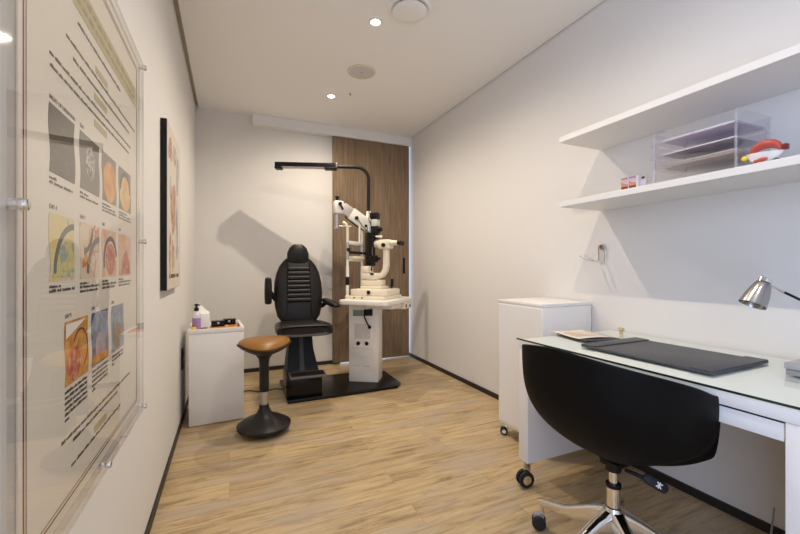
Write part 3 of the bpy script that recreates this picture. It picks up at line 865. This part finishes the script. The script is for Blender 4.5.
# refractor arm: white beam rising left from the pole
rd = Vector((-.40, -.02, 0))
A0 = Vector((px - .01, py, 1.475)); A1 = Vector((px - .318, py - .01, 1.668))
dv = (A1 - A0); ln = dv.length
ax = dv.normalized(); ay = Vector((0, 1, 0)); az = ax.cross(ay).normalized(); ay = az.cross(ax)
Ma = Matrix(((ax.x, ay.x, az.x, A0.x), (ax.y, ay.y, az.y, A0.y), (ax.z, ay.z, az.z, A0.z), (0, 0, 0, 1)))
B().box((.0, -.035, -.066), (ln * .60, .035, .056), .012, M=Ma).build('refractor_beam', M_offwhite, t)
B().box((ln * .585, -.034, -.056), (ln * .86, .034, .044), .006, M=Ma).build('refractor_beam_sleeve', principled('warm_grey_enamel', (.56, .53, .49), .4), t)
E1 = A0 + ax * ln * .96
b = B().box((E1.x - .050, E1.y - .038, E1.z - .080), (E1.x + .046, E1.y + .038, E1.z + .046), .018)
b.build('refractor_head', M_offwhite, t)
b = B().cyl((E1.x - .015, E1.y, E1.z + .05), (E1.x - .015, E1.y, E1.z + .070), .012).cyl((E1.x - .015, E1.y, E1.z + .070), (E1.x - .015, E1.y, E1.z + .088), .021, seg=20, bev=.003)
b.build('clamp_knob', M_black, t)
b = B().cyl((E1.x + .0, E1.y - .041, E1.z + .012), (E1.x + .0, E1.y - .062, E1.z + .012), .016).tube([(E1.x, E1.y - .055, E1.z + .01), (E1.x + .028, E1.y - .058, E1.z - .045)], .009, 8)
b.build('lock_lever', M_black, t)
b = B().cyl((E1.x - .018, E1.y, E1.z - .085), (E1.x - .018, E1.y, E1.z - .20), .019, seg=20).cyl((E1.x - .018, E1.y, E1.z - .20), (E1.x - .018, E1.y, E1.z - .225), .026, seg=20, bev=.003)
b.tube([(E1.x - .018, E1.y, E1.z - .195), (E1.x + .12, E1.y - .02, E1.z - .195)], .005, 8)
b.build('refractor_hanger', M_alu, t)
b = B()
Q = A0 + ax * ln * .42
b.cyl((Q.x, Q.y - .036, Q.z - .01), (Q.x, Q.y - .058, Q.z - .01), .017, seg=20, bev=.002)
b.build('beam_knob', M_black, t); b = B()
Q2 = A0 + ax * ln * .10
b.cyl((Q2.x, Q2.y - .036, Q2.z - .02), (Q2.x, Q2.y - .046, Q2.z - .02), .014, seg=20, bev=.002)
b.build('beam_knob', M_black, t)
b = B()
b.tube([(Q.x, Q.y - .05, Q.z), (Q.x + .05, Q.y - .055, Q.z - .08), (Q.x + .11, Q.y - .055, Q.z - .14), (Q.x + .17, Q.y - .05, Q.z - .12), (px - .01, py - .04, Q.z - .02), (px - .005, py - .03, Q.z + .07)], .0045, 8)
b.build('coiled_cable', principled('olive_cable', (.10, .11, .07), .5), t)
b = B().tube([Vector((E1.x + .03, E1.y, E1.z + .053)), A0 + ax * ln * .62 + az * .058, A0 + ax * ln * .3 + az * .062, A0 + ax * ln * .02 + az * .058], .006, 8)
b.build('top_cable', M_black, t)

# ------------------------------------------------------------------ slit lamp on the table: local +x towards the doctor, +y away to the right
TZ = PZ + .7805
t = thing('slit_lamp', 'cream slit lamp microscope with chin rest standing on the swing table', 'slit lamp', (1.243, 3.379, TZ), TR)
B().prism(rrect(-.205, -.20, .20, .20, .02), 0, .028, .005).build('base_plate', M_cream, t)
for x in (-.10, -.02): B().cyl((x, -.2005, .014), (x, -.204, .014), .007, seg=12).build('base_screw', M_black, t)
B().box((-.150, -.185, .0285), (.005, -.06, .090), .008).build('rail_cover', M_cream, t)
b = B().prism(rrect(-.075, -.145, .195, .185, .04), .0285, .088, .012)
b.build('carriage', M_cream, t)
n_start = set(t.children)
b = B().box((-.075, -.08, .0885), (.140, .09, .115), .006)
b.build('slide_block', M_cream, t)
b = B().box((-.075, -.055, .1155), (.125, .06, .170), .010)
b.build('pivot_block', M_cream, t)
b = B().box((-.078, -.056, .172), (.09, .055, .235), .010).box((-.078, -.056, .236), (.0, .05, .30), .010)
b.build('lamp_arm_foot', M_cream, t)
b = B().box((.02, -.062, .218), (.055, -.056, .236), .001)
b.build('scale_plate', M_black, t)
# joystick
b = B().cyl((.165, .10, .088), (.168, .105, .110), .009).cyl((.167, .104, .110), (.170, .106, .178), .014, .015, 20, .003)
b.build('joystick', M_black, t)
b = B().cyl((.05, -.145, .06), (.05, -.158, .06), .018, seg=20, bev=.002)
b.build('carriage_knob', M_black, t)
# microscope arm, curved up on the doctor's side
rings = []
path = [(.03, .205), (.085, .205), (.125, .222), (.150, .262), (.158, .31), (.158, .40), (.156, .47)]
for i, (xx, zz) in enumerate(path):
    a0 = path[max(0, i - 1)]; a1 = path[min(len(path) - 1, i + 1)]
    d = Vector((a1[0] - a0[0], 0, a1[1] - a0[1])).normalized(); nrm = Vector((-d.z, 0, d.x))
    wv, hv = (.030, .026)
    rings.append([Vector((xx, .0, zz)) + nrm * p + Vector((0, q, 0)) for p, q in superell(hv, wv, 20, 4)])
B().loft(rings).build('microscope_arm', M_cream, t)
b = B().box((.085, -.05, .455), (.215, .05, .545), .022)
b.cyl((.04, 0, .505), (.12, 0, .505), .030, .043, 24, .004)
b.build('microscope_body', M_cream, t)
b = B().cyl((.155, -.05, .492), (.155, -.072, .492), .018, seg=24, bev=.003)
b.build('magnification_knob', M_black, t)
for yy in (-.032, .032):
    e = B().cyl((.205, yy, .515), (.285, yy, .512), .024, .019, 20, .003).build('eyepiece_tube', M_cream, t)
    B().cyl((.283, yy, .512), (.320, yy, .510), .020, .023, 20, .004).build('eyecup', M_black, e)
# illumination tower
n_before = set(t.children)
b = B().box((-.005, -.028, .55), (.055, .028, .80), .006).cyl((.02, 0, .30), (.02, 0, .56), .013, seg=16)
b.box((-.012, -.032, .745), (.070, .032, .800), .008)
b.box((.0, -.026, .335), (.055, .026, .40), .006)
b.build('illumination_tower', M_black, t)
B().box((.008, -.0335, .672), (.066, -.0285, .735), .002).box((.03, -.03, .675), (.068, .03, .732), .002).build('filter_window', M_screen, t)
b = B().cyl((.05, 0, .635), (.10, 0, .645), .017, .022, 20, .003).box((.0, -.03, .60), (.07, .03, .66), .006)
b.build('mirror_housing', M_black, t)
b = B().cyl((.045, -.02, .575), (.105, -.03, .572), .008, seg=14).ball((.108, -.03, .572), .013, seg=14, rings=8)
b.build('slit_knob', M_plasticw, t)
B().cyl((.0, -.0, .375), (-.0, -.062, .375), .015).build('centring_knob', M_black, t)
B().cyl((.035, 0, .37), (.085, 0, .37), .012).build('centring_knob', M_black, t)
B().cyl((.018, -.03, .34), (.016, -.045, .255), .006).build('tower_rod', M_black, t)
B().cyl((.03, -.045, .475), (.028, -.04, .60), .009).build('tower_rod', M_black, t)
b = B().cyl((.016, -.055, .232), (.016, -.030, .232), .023, seg=24, bev=.003)
b.build('width_dial', M_chrome, t)
for o in set(t.children) - n_before: o.location.x += .010
for o in set(t.children) - n_start: o.location.x -= .032
# chin rest: two uprights on the patient's side, joined by a brow band and chin shelf
cx = -.198
ys = (-.155, .125)
for yy in ys:
    B().tube([(cx, yy, .028), (cx, yy, .30)], .015, 12).tube([(cx, yy, .30), (cx, yy, .535)], .012, 12).build('chinrest_upright', M_offwhite, t)
b = B()
b.tube([(cx, ys[0], .53), (cx, ys[0], .60), (cx + .0, ys[0], .66), (cx - .012, ys[0] - .01, .69), (cx - .04, ys[0] - .01, .705)], .013, 12)
b.build('brow_bow', M_cream, t)
b = B()
b.tube([(cx, ys[1], .53), (cx, ys[1], .61), (cx - .005, ys[1], .69)], .013, 12)
b.build('brow_bow', M_cream, t)
for yy in ys: B().cyl((cx, yy, .36), (cx, yy, .52), .0145, seg=16).build('upright_sleeve', M_alu, t)
B().cyl((cx, ys[0], .125), (cx, ys[0], .20), .019, seg=20, bev=.003).build('hand_grip', M_black, t)
B().box((cx - .014, ys[0], .500), (cx + .014, ys[1], .535), .005).build('brow_band', M_offwhite, t)
B().box((cx - .030, ys[0] + .06, .365), (cx + .045, ys[1] - .03, .392), .008).box((cx - .01, ys[0], .345), (cx + .012, ys[1], .364), .003).build('chin_shelf', M_cream, t)
B().box((cx - .010, ys[0] + .01, .415), (cx + .012, ys[1] + .12, .440), .004).build('fixation_bar', M_black, t)
b = B().cyl((cx, ys[0] - .004, .455), (cx + .03, ys[0] - .005, .455), .013).ball((cx + .02, ys[0] - .012, .450), .018)
b.build('height_knob', M_black, t)
B().tube([(cx + .03, .02, .70), (cx + .03, .02, .52)], .009, 10).build('fixation_rod', M_offwhite, t)

# cord on the floor behind the stool
pts = [(.10 + .021 * k, 3.62 + .03 * math.sin(k * .6) - .004 * k, .0045) for k in range(17)]
o = B().tube(pts, .0042, 8).build('floor_cable', M_black)
tag(o, 'thin black cable on the floor between cube cabinet and exam chair', 'cable')

# ================================================================== TALL WHITE CABINET ON CASTORS (between desk and far wall)
def castor(parent, x, y, ztop, r=.026, rz=0.0, name='castor'):
    """twin-wheel castor with its fork and stem"""
    e = B().cyl((0, 0, ztop), (0, 0, ztop - .012), .020, seg=20).box((-.012, -.005, r), (.024, .005, ztop - .010), .002).build(name, M_chrome, parent, loc=(x, y, 0), rot=(0, 0, rz))
    for s_ in (-1, 1):
        B().cyl((.016, s_ * .007, r), (.016, s_ * .022, r), r, seg=28, bev=.004).build('wheel', M_rubber, e)
        B().cyl((.016, s_ * .022, r), (.016, s_ * .0235, r), r * .55, seg=20).build('hub_cap', M_chrome, e)
    return e
t = thing('storage_cabinet', 'tall white box cabinet on castors beyond the desk', 'cabinet', (1.835, 1.855, 0))
B().box((-.203, -.195, .078), (.190, .195, .867), .003).build('body', M_white, t)
B().box((-.205, -.197, .8672), (.192, .197, .887), .003).build('top_panel', M_white, t)
B().box((-.2045, -.185, .10), (-.2032, .185, .855)).build('door_front', M_white, t)
for x, y in ((-.17, .155), (-.17, -.155), (.16, .155), (.16, -.155)): castor(t, x, y, .078, .024, R(140))

# ================================================================== DESK
t = thing('writing_desk', 'white desk with glass top, wide drawer and castors along the right wall', 'desk', (1.68, .98, 0))
DY0, DY1 = .445 - .98, 1.525 - .98        # near and far end
FX, BX = 1.340 - 1.68, 2.020 - 1.68       # front and wall side
DT = .742
B().box((FX, DY0, DT - .052), (BX, DY1, DT - .008), .002).build('top_panel', M_white, t)
b = B().box((FX, DY1 - .066, .130), (BX, DY1, DT - .0522), .002)
b.build('end_panel', M_white, t)
b = B().box((FX, DY0, .130), (BX, DY0 + .062, DT - .0522), .002)
b.build('end_panel', M_white, t)
g = B().box((FX - .012, DY0 - .012, DT - .0075), (BX, DY1 + .003, DT), .0).build('glass_top', M_glass, t, smooth=False)
g.data.materials.append(M_glassedge)
for p in g.data.polygons:
    if p.normal.x < -.5: p.material_index = 1            # the polished front edge reads dark green
dr = B().box((FX + .004, DY0 + .066, .635), (FX + .022, DY1 - .066, DT - .058), .002).build('drawer', M_white, t)
B().box((FX + .0225, DY0 + .075, .645), (BX - .10, DY1 - .075, DT - .060), .001).build('drawer_tray', M_white, dr)
B().box((FX + .006, DY0 + .07, DT - .0578), (FX + .016, DY1 - .07, DT - .0526)).build('drawer_gap_shade', M_black, t)  # black strip filling the slit above the drawer, standing in for its shade
for x, y, a in ((FX + .03, DY1 - .033, 168), (BX - .06, DY1 - .033, 150), (FX + .03, DY0 + .033, 128), (BX - .06, DY0 + .033, 150)):
    castor(t, x, y, .130, .040, R(a))
DZ = DT + .0005
# knob at the back
t = thing('desk_grommet', 'small round brass knob at the back of the glass desk top', 'knob', (1.915, 1.385, DZ))
B().lathe([(0, 0), (.010, 0), (.010, .004), (.006, .010), (.013, .016), (.016, .024), (.012, .032), (0, .035)], 28).build('knob', M_brass, t)
# desk pad
t = thing('desk_pad', 'dark grey leather desk pad on the glass desk', 'desk pad', (1.64, .990, DZ), R(1))
B().prism(rrect(-.190, -.255, .190, .255, .006), 0, .008, .002).build('pad', M_dgrey, t)
for sy in (-1, 1):
    B().box((-.189, min(sy * .253, sy * .185), .0082), (.189, max(sy * .253, sy * .185), .0125), .0015).build('side_flap', M_dgrey, t)
# papers & booklet
t = thing('paper_pile', 'beige printed form lying on a dark folder at the far end of the desk', 'papers', (1.675, 1.41, DZ), R(-12))
B().box((-.10, -.125, 0), (.105, .095, .006), .001).build('dark_folder', M_dgrey, t)
b = B(); P = []
for i in range(9):
    row = []
    for k in range(7):
        u, v = i / 8, k / 6
        row.append((sm(-.115, .085, u), sm(-.10, .135, v), .0075 + .004 * math.sin(u * 3 + v * 2) ** 2 + .010 * max(0, .3 - v) ** 1.0))
    P.append(row)
o = b.grid(P).build('printed_sheet', M_kraft, t)
md = o.modifiers.new('thickness', 'SOLIDIFY'); md.thickness = .001
rnd = random.Random(5); b = B()
for k in range(9):
    x = -.09 + k * .018
    b.box((x, -.06, .0128), (x + .004, -.06 + rnd.uniform(.05, .15), .0132))
b.build('printed_lines', principled('faded_print', (.50, .36, .28), .8), t)
# grey box at the near end
t = thing('storage_box', 'flat grey lidded box at the right end of the desk', 'box', (1.790, .545, DZ))
B().box((-.097, -.095, 0), (.097, .095, .018), .002).build('box_base', principled('mid_grey_board', (.30, .30, .31), .5), t)
B().box((-.100, -.098, .0195), (.100, .098, .040), .002).build('box_lid', principled('light_grey_board', (.40, .40, .41), .45), t)
# desk lamp
Lp = Vector((1.955, .505, DZ))
t = thing('desk_lamp', 'brushed steel desk lamp reaching in over the desk from the right', 'desk lamp', Lp)
B().lathe([(0, 0), (.055, 0), (.058, .004), (.056, .012), (.02, .016), (0, .016)], 36).build('base', M_steel, t)
top = Vector((1.955, .505, .868)) - Lp
neck = Vector((1.593, .657, 1.044)) - Lp
ax = Vector((-.42, .19, -.885)).normalized(); ln = .078
side = Vector((.913, -.4077, 0))
hd = neck + side * .030 + Vector((0, 0, -.008))
B().tube([(0, 0, .014), top], .006, 10).build('stem', M_chrome, t)
B().ball(top, .012, seg=16, rings=10).build('joint', M_chrome, t)
B().tube([top, hd], .0042, 10).build('arm', M_black, t)
B().tube([hd + (top - hd) * .10, hd, neck - ax * .010], .0055, 10).build('swivel', M_chrome, t)
q = Vector((0, 0, 1)).rotation_difference(ax).to_matrix().to_4x4()
Mh = Matrix.Translation(neck) @ q
sh = B().lathe([(.0, -.004), (.019, -.003), (.022, .002), (.0265, .018), (.032, .042), (.0365, .076), (.0350, .076), (.030, .042), (.021, .010), (0, .006)], 40, Mh).build('shade', M_steel, t)
B().lathe([(0, -.020), (.016, -.020), (.0185, -.017), (.0185, -.006), (0, -.005)], 24, Mh).build('socket_cap', M_chrome, sh)
B().lathe([(0, .01), (.014, .012), (.020, .04), (.014, .058), (0, .062)], 20, Mh).build('lamp_bulb', M_plasticw, sh)

# ================================================================== OFFICE CHAIR (black shell, chrome star base)
t = thing('office_chair', 'black moulded shell armchair on a chrome star base at the desk', 'office chair', (1.265, .945, 0), R(3))
# local: +x = facing the desk
def rim(a):                       # a: angle from the back (0) to the front (pi)
    d = abs(a)
    back, arm, front = .838, .722, .472
    if d < R(95): return sm(back, arm, (d / R(95)) ** 1.7)
    if d < R(104): return sm(arm, arm - .012, (d - R(95)) / R(9))
    if d < R(128): f = (d - R(104)) / R(24); return sm(arm - .012, front, f * f * (3 - 2 * f))
    return front
def plan(a):
    c, s_ = math.cos(a), math.sin(a); e = 2.5
    rx = .272 if c > 0 else .235
    ry = .290
    return ((abs(c) / rx) ** e + (abs(s_) / ry) ** e) ** (-1 / e)
P = []
NT, NA = 22, 72
ZB = .408
for i in range(NT + 1):
    f = i / NT; row = []
    for k in range(NA):
        a = -PI + 2 * PI * k / NA
        zr = rim(a); rr = plan(a)
        hgt = min(1, (zr - ZB) / .30)               # 1 for back and arms, ~.1 for the front lip
        hz = f ** sm(2.2, 1.7, hgt)
        g = sm(f, 1 - (1 - hz) ** 4.0, hgt)
        lean = .030 * max(0, hz) * max(0, math.cos(a)) * hgt
        row.append((-(rr * g * .985 + lean) * math.cos(a), rr * g * math.sin(a), ZB + (zr - ZB) * hz))
    P.append(row)
o = B().grid(P, wrap=True).build('shell', M_shell, t)
md = o.modifiers.new('thickness', 'SOLIDIFY'); md.thickness = .007; md.offset = 1
md = o.modifiers.new('round', 'SUBSURF'); md.levels = 1; md.render_levels = 1
B().box((-.030, -.035, .386), (.060, .035, .406), .006).cyl((0, 0, .368), (0, 0, .388), .026).build('tilt_mechanism', M_black, t)
B().cyl((0, 0, .305), (0, 0, .375), .0145, seg=24).build('gas_lift', M_chrome, t)
B().cyl((0, 0, .309), (0, 0, .321), .0255, seg=28).build('lift_collar', M_black, t)
B().lathe([(0, .070), (.028, .070), (.034, .078), (.036, .225), (.028, .238), (.0225, .24), (.0225, .310), (0, .310)], 32).build('hub', M_chrome, t)
for k in range(5):
    a = R(100 + 72 * k)
    dx, dy = math.cos(a), math.sin(a)
    sd = Vector((-dy, dx, 0)); D = Vector((dx, dy, 0)); Z = Vector((0, 0, 1))
    rings = []
    for rr, wv, z0, z1 in ((.026, .026, .135, .232), (.08, .021, .130, .208), (.18, .016, .108, .150), (.285, .013, .098, .124), (.302, .010, .100, .118)):
        rings.append([D * rr + sd * p + Z * ((z0 + z1) / 2 + q) for p, q in superell(wv, (z1 - z0) / 2, 16, 4)])
    lg = B().loft(rings).build('leg', M_chrome, t)
    e = B().cyl(D * .287 + Z * .102, D * .287 + Z * .058, .008).build('castor_stem', M_chrome, lg)
    ca = a + R(35)
    f2 = Vector((math.cos(ca), math.sin(ca), 0)); s2 = Vector((-f2.y, f2.x, 0)); c0 = D * .287 + f2 * .012 + Z * .0285
    for s_ in (-1, 1):
        B().cyl(c0 + s2 * s_ * .008, c0 + s2 * s_ * .024, .028, seg=28, bev=.005).build('castor_wheel', M_rubber, lg)
    B().box((-.020, -.0075, -.006), (.022, .0075, .036), .004, M=Matrix.Translation(c0) @ Matrix.Rotation(ca, 4, 'Z')).build('castor_fork', M_grey, lg)
# adjusting lever with a white symbol on its paddle
lv = B().tube([(-.01, -.05, .394), (-.002, -.085, .392), (.006, -.105, .388)], .007, 8).build('height_lever', M_black, t)
lx = Vector((.042, -.062, -.034)).normalized(); lz = Vector((-.73, -.54, .41)); lz = (lz - lx * lz.dot(lx)).normalized(); ly = lz.cross(lx)
Mp = Matrix(((lx.x, ly.x, lz.x, .022), (lx.y, ly.y, lz.y, -.130), (lx.z, ly.z, lz.z, .381), (0, 0, 0, 1)))
B().prism(rrect(-.035, -.017, .04, .017, .015), -.006, .006, .004, M=Mp).build('lever_paddle', M_black, lv)
b = B()
for a0 in (45, -45): b.box((-.011, -.0018, .0061), (.011, .0018, .0066), M=Mp @ Matrix.Translation((.012, 0, 0)) @ Matrix.Rotation(R(a0), 4, 'Z'))
b.box((-.002, -.010, .0061), (.0015, .010, .0066), M=Mp @ Matrix.Translation((.012, 0, 0)))
b.build('lever_symbol', M_paper, lv)

# cord under the desk
pts = [(2.026, .80, .12), (2.018, .80, .08), (1.99, .795, .03), (1.96, .79, .006), (1.90, .76, .0045), (1.86, .70, .0045)]
tag(B().tube(pts, .0035, 8).build('power_cord', M_grey), 'thin grey cord hanging down the wall under the desk', 'cord')

# ================================================================== WALL SHELVES
SX = 1.695
def shelf(lab, z0, z1):
    o = B().box((SX, -.35, z0), (XR - .001, 1.600, z1), .0015).build('wall_shelf', M_shelf, smooth=False)
    tag(o, lab, 'shelf', 'floating shelves on the right wall')
shelf('upper long white floating shelf, empty', 1.798, 1.828)
shelf('lower long white floating shelf carrying the clear trays', 1.436, 1.466)
SZ = 1.4665
# medicine packets
M_pack = picture('packet_print', [(.35, (.45, .05, .03)), (.50, (.70, .28, .10)), (.60, (.74, .72, .74))], 30, .8)
def packet(lab, x, y, rz):
    k = thing('medicine_box', lab, 'carton', (x, y, SZ), rz, 'small cartons on the lower shelf')
    B().box((-.008, -.018, 0), (.008, .018, .056), .0008).build('carton', M_paper, k)
    B().box((-.0090, -.0178, .0005), (-.0082, .0178, .014)).build('dark_band', principled('packet_dark', (.16, .04, .03), .6), k)
    B().prism([(-.0178, .014), (.0178, .014), (.0178, .040), (.006, .030), (-.0178, .024)], -.0090, -.0082, M=YZ).build('orange_wave', principled('packet_orange', (.58, .22, .13), .6), k)
    B().prism([(-.0178, .0245), (.006, .0305), (.0178, .0405), (.0178, .047), (-.0178, .047)], -.0090, -.0082, M=YZ).build('lilac_field', principled('packet_lilac', (.50, .44, .55), .6), k)
    B().box((-.0090, -.0178, .0475), (-.0082, .0178, .0555)).build('red_band', principled('packet_red', (.40, .16, .20), .6), k)
packet('small red and lilac carton standing farthest left on the lower shelf', 1.722, 1.222, R(-4))
packet('small red and lilac carton next to the clear upright holder', 1.722, 1.183, R(-4))
t = thing('card_holder', 'clear upright card holder between the cartons and the trays', 'card holder', (1.735, 1.145, SZ), R(-4))
B().prism(rrect(-.018, 0, .018, .062, .008), -.0015, .0015, M=YZ).build('back_plate', M_tray, t)
B().box((-.018, -.018, 0), (.0, .018, .003), .0005).build('foot_plate', M_tray, t)
B().ball((-.004, 0, .044), .0015, .009, .006).build('dark_emblem', M_dgrey, t)
B().box((-.005, -.014, .005), (-.002, .014, .034)).build('card', principled('lilac_card', (.55, .53, .62), .6), t)
# letter trays, a stack of three
TRX0, TRX1, TRY0, TRY1 = 1.725, 1.965, .785, 1.105
tray_lab = ['clear letter tray at the bottom of the stack, holding grey papers', 'clear letter tray in the middle of the stack', 'clear letter tray at the top of the stack, with lilac papers']
YUP = Matrix(((1, 0, 0, 0), (0, 0, 1, 0), (0, 1, 0, 0), (0, 0, 0, 1)))
FLOORS = [.064, .121, .178]
def make_tray(i, lab):
    zb = FLOORS[i]
    k = thing('letter_tray', lab, 'letter tray', ((TRX0 + TRX1) / 2, (TRY0 + TRY1) / 2, SZ + zb), 0, 'stacked clear letter trays')
    hx, hy = (TRX1 - TRX0) / 2, (TRY1 - TRY0) / 2
    B().box((-hx, -hy, 0), (hx, hy, .0025), .0005).build('tray_floor', M_tray, k)
    rise = .051
    B().prism([(-hx + .012, .003), (hx, .003), (hx, rise), (-hx + .07, rise), (-hx + .045, rise - .006), (-hx + .025, rise - .024)], -hy, -hy + .0025, M=YUP).build('tray_wall', M_tray, k)
    B().prism([(-hx + .012, .003), (hx, .003), (hx, rise), (-hx, rise), (-hx, rise - .004), (-hx + .012, rise - .012)], hy - .0025, hy, M=YUP).build('tray_wall', M_tray, k)
    B().box((hx - .0025, -hy + .003, .003), (hx, hy - .003, rise)).build('tray_wall', M_tray, k)
    # front lip with a rounded tab at the far end
    B().prism(rrect(-hx - .008, hy - .050, -hx + .030, hy + .008, .008), rise - .003, rise, .0008).build('lip_tab', M_tray, k)
    B().box((-hx, -hy * .1, .003), (-hx + .0025, hy - .003, .016), .0005).build('front_lip', M_tray, k)
    lo = -zb + .0005 if i == 0 else -.0055
    for sx, sy in ((-1, -1), (-1, 1), (1, -1), (1, 1)):
        B().cyl((sx * (hx - .007), sy * (hy - .009), lo), (sx * (hx - .007), sy * (hy - .009), rise), .0055, seg=12).build('corner_post', M_traypost, k)
    if i == 0:
        B().box((-hx + .002, -.02, -zb + .001), (-hx + .0045, hy - .012, -zb + .022), .0005).build('label_plate', M_tray, k)
for i in range(3): make_tray(i, tray_lab[i])
tx, ty = (TRX0 + TRX1) / 2, (TRY0 + TRY1) / 2
def papers(lab, z, mat, n, hx, hy):
    k = thing('paper_stack', lab, 'papers', (tx, ty - .01, z), 0)
    rr = random.Random(int(z * 1000))
    b = B()
    for q in range(n):
        dx, dy = rr.uniform(-.004, .004), rr.uniform(-.004, .004)
        b.box((-hx + dx, -hy + dy, q * .0022), (hx + dx, hy + dy, q * .0022 + .0019))
    b.build('sheets', mat, k)
M_lil = principled('lilac_paper', (.66, .63, .72), .7)
papers('grey brown papers in the bottom clear tray', SZ + FLOORS[0] + .0032, principled('grey_brown_paper', (.46, .41, .37), .7), 8, .100, .135)
papers('few lilac sheets in the middle clear tray', SZ + FLOORS[1] + .0032, M_lil, 3, .100, .135)
papers('lilac sheets in the top clear tray', SZ + FLOORS[2] + .0032, M_lil, 4, .100, .135)
# anatomical model
t = thing('anatomical_model', 'white boat shaped eye model with red dome on the lower shelf', 'model', (1.742, .715, SZ), R(-6))
P = []
for i in range(11):
    f = i / 10; row = []
    for k in range(32):
        a = 2 * PI * k / 32; s_ = sm(.45, 1, f ** .6)
        row.append((.030 * s_ * math.cos(a), .054 * s_ * math.sin(a), .006 + .034 * f + .004 * f * math.sin(a)))
    P.append(row)
B().loft(P).build('white_bowl', M_plasticw, t)
b = B()
pts = [(0, .042 * math.cos(R(a)) - .004, .040 + .030 * math.sin(R(a))) for a in range(0, 181, 12)]
b.tube(pts, [.006 + .010 * math.sin(PI * i / 15) for i in range(16)], 12)
b.build('red_arch', M_red, t)
B().ball((-.006, .056, .034), .009, .011, .010).build('yellow_tip', M_yellow, t)
B().box((-.010, -.066, .036), (.012, -.054, .056), .003).build('dark_red_clip', principled('dark_red', (.16, .01, .015), .4), t)
B().ball((-.028, -.008, .012), .006, .018, .007).ball((-.028, .010, .010), .005, .008, .006).build('red_spot', M_red, t)
B().box((-.012, .030, 0), (.012, .044, .010), .002).build('black_foot', M_black, t)
B().box((-.012, -.044, 0), (.012, -.030, .010), .002).build('black_foot', M_black, t)

# ================================================================== CHROME HOOK ON THE RIGHT WALL
t = thing('wall_hook', 'chrome double hook on the right wall below the shelves', 'hook', (XR, 1.592, 1.145))
B().prism(rrect(-.017, .060, .017, .088, .006), -.006, -.0005, .001, M=YZ).build('plate', M_steel, t)
B().tube([(-.0095, .019, -.010), (-.011, .019, .07), (-.0115, .017, .082), (-.0115, .010, .088), (-.0115, -.010, .088), (-.0115, -.017, .082), (-.011, -.019, .07), (-.0095, -.019, -.010)], .0038, 8).build('wire_frame', M_chrome, t)
B().tube([(-.0095, .019, -.010), (-.0095, -.019, -.010)], .0038, 8).build('cross_wire', M_chrome, t)
for yy in (-.019, .019):
    B().tube([(-.0095, yy, -.010), (-.04, yy + .004, -.011), (-.085, yy + .010, -.006), (-.125, yy + .016, .004), (-.148, yy + .019, .020)], .0038, 8).build('prong', M_chrome, t)
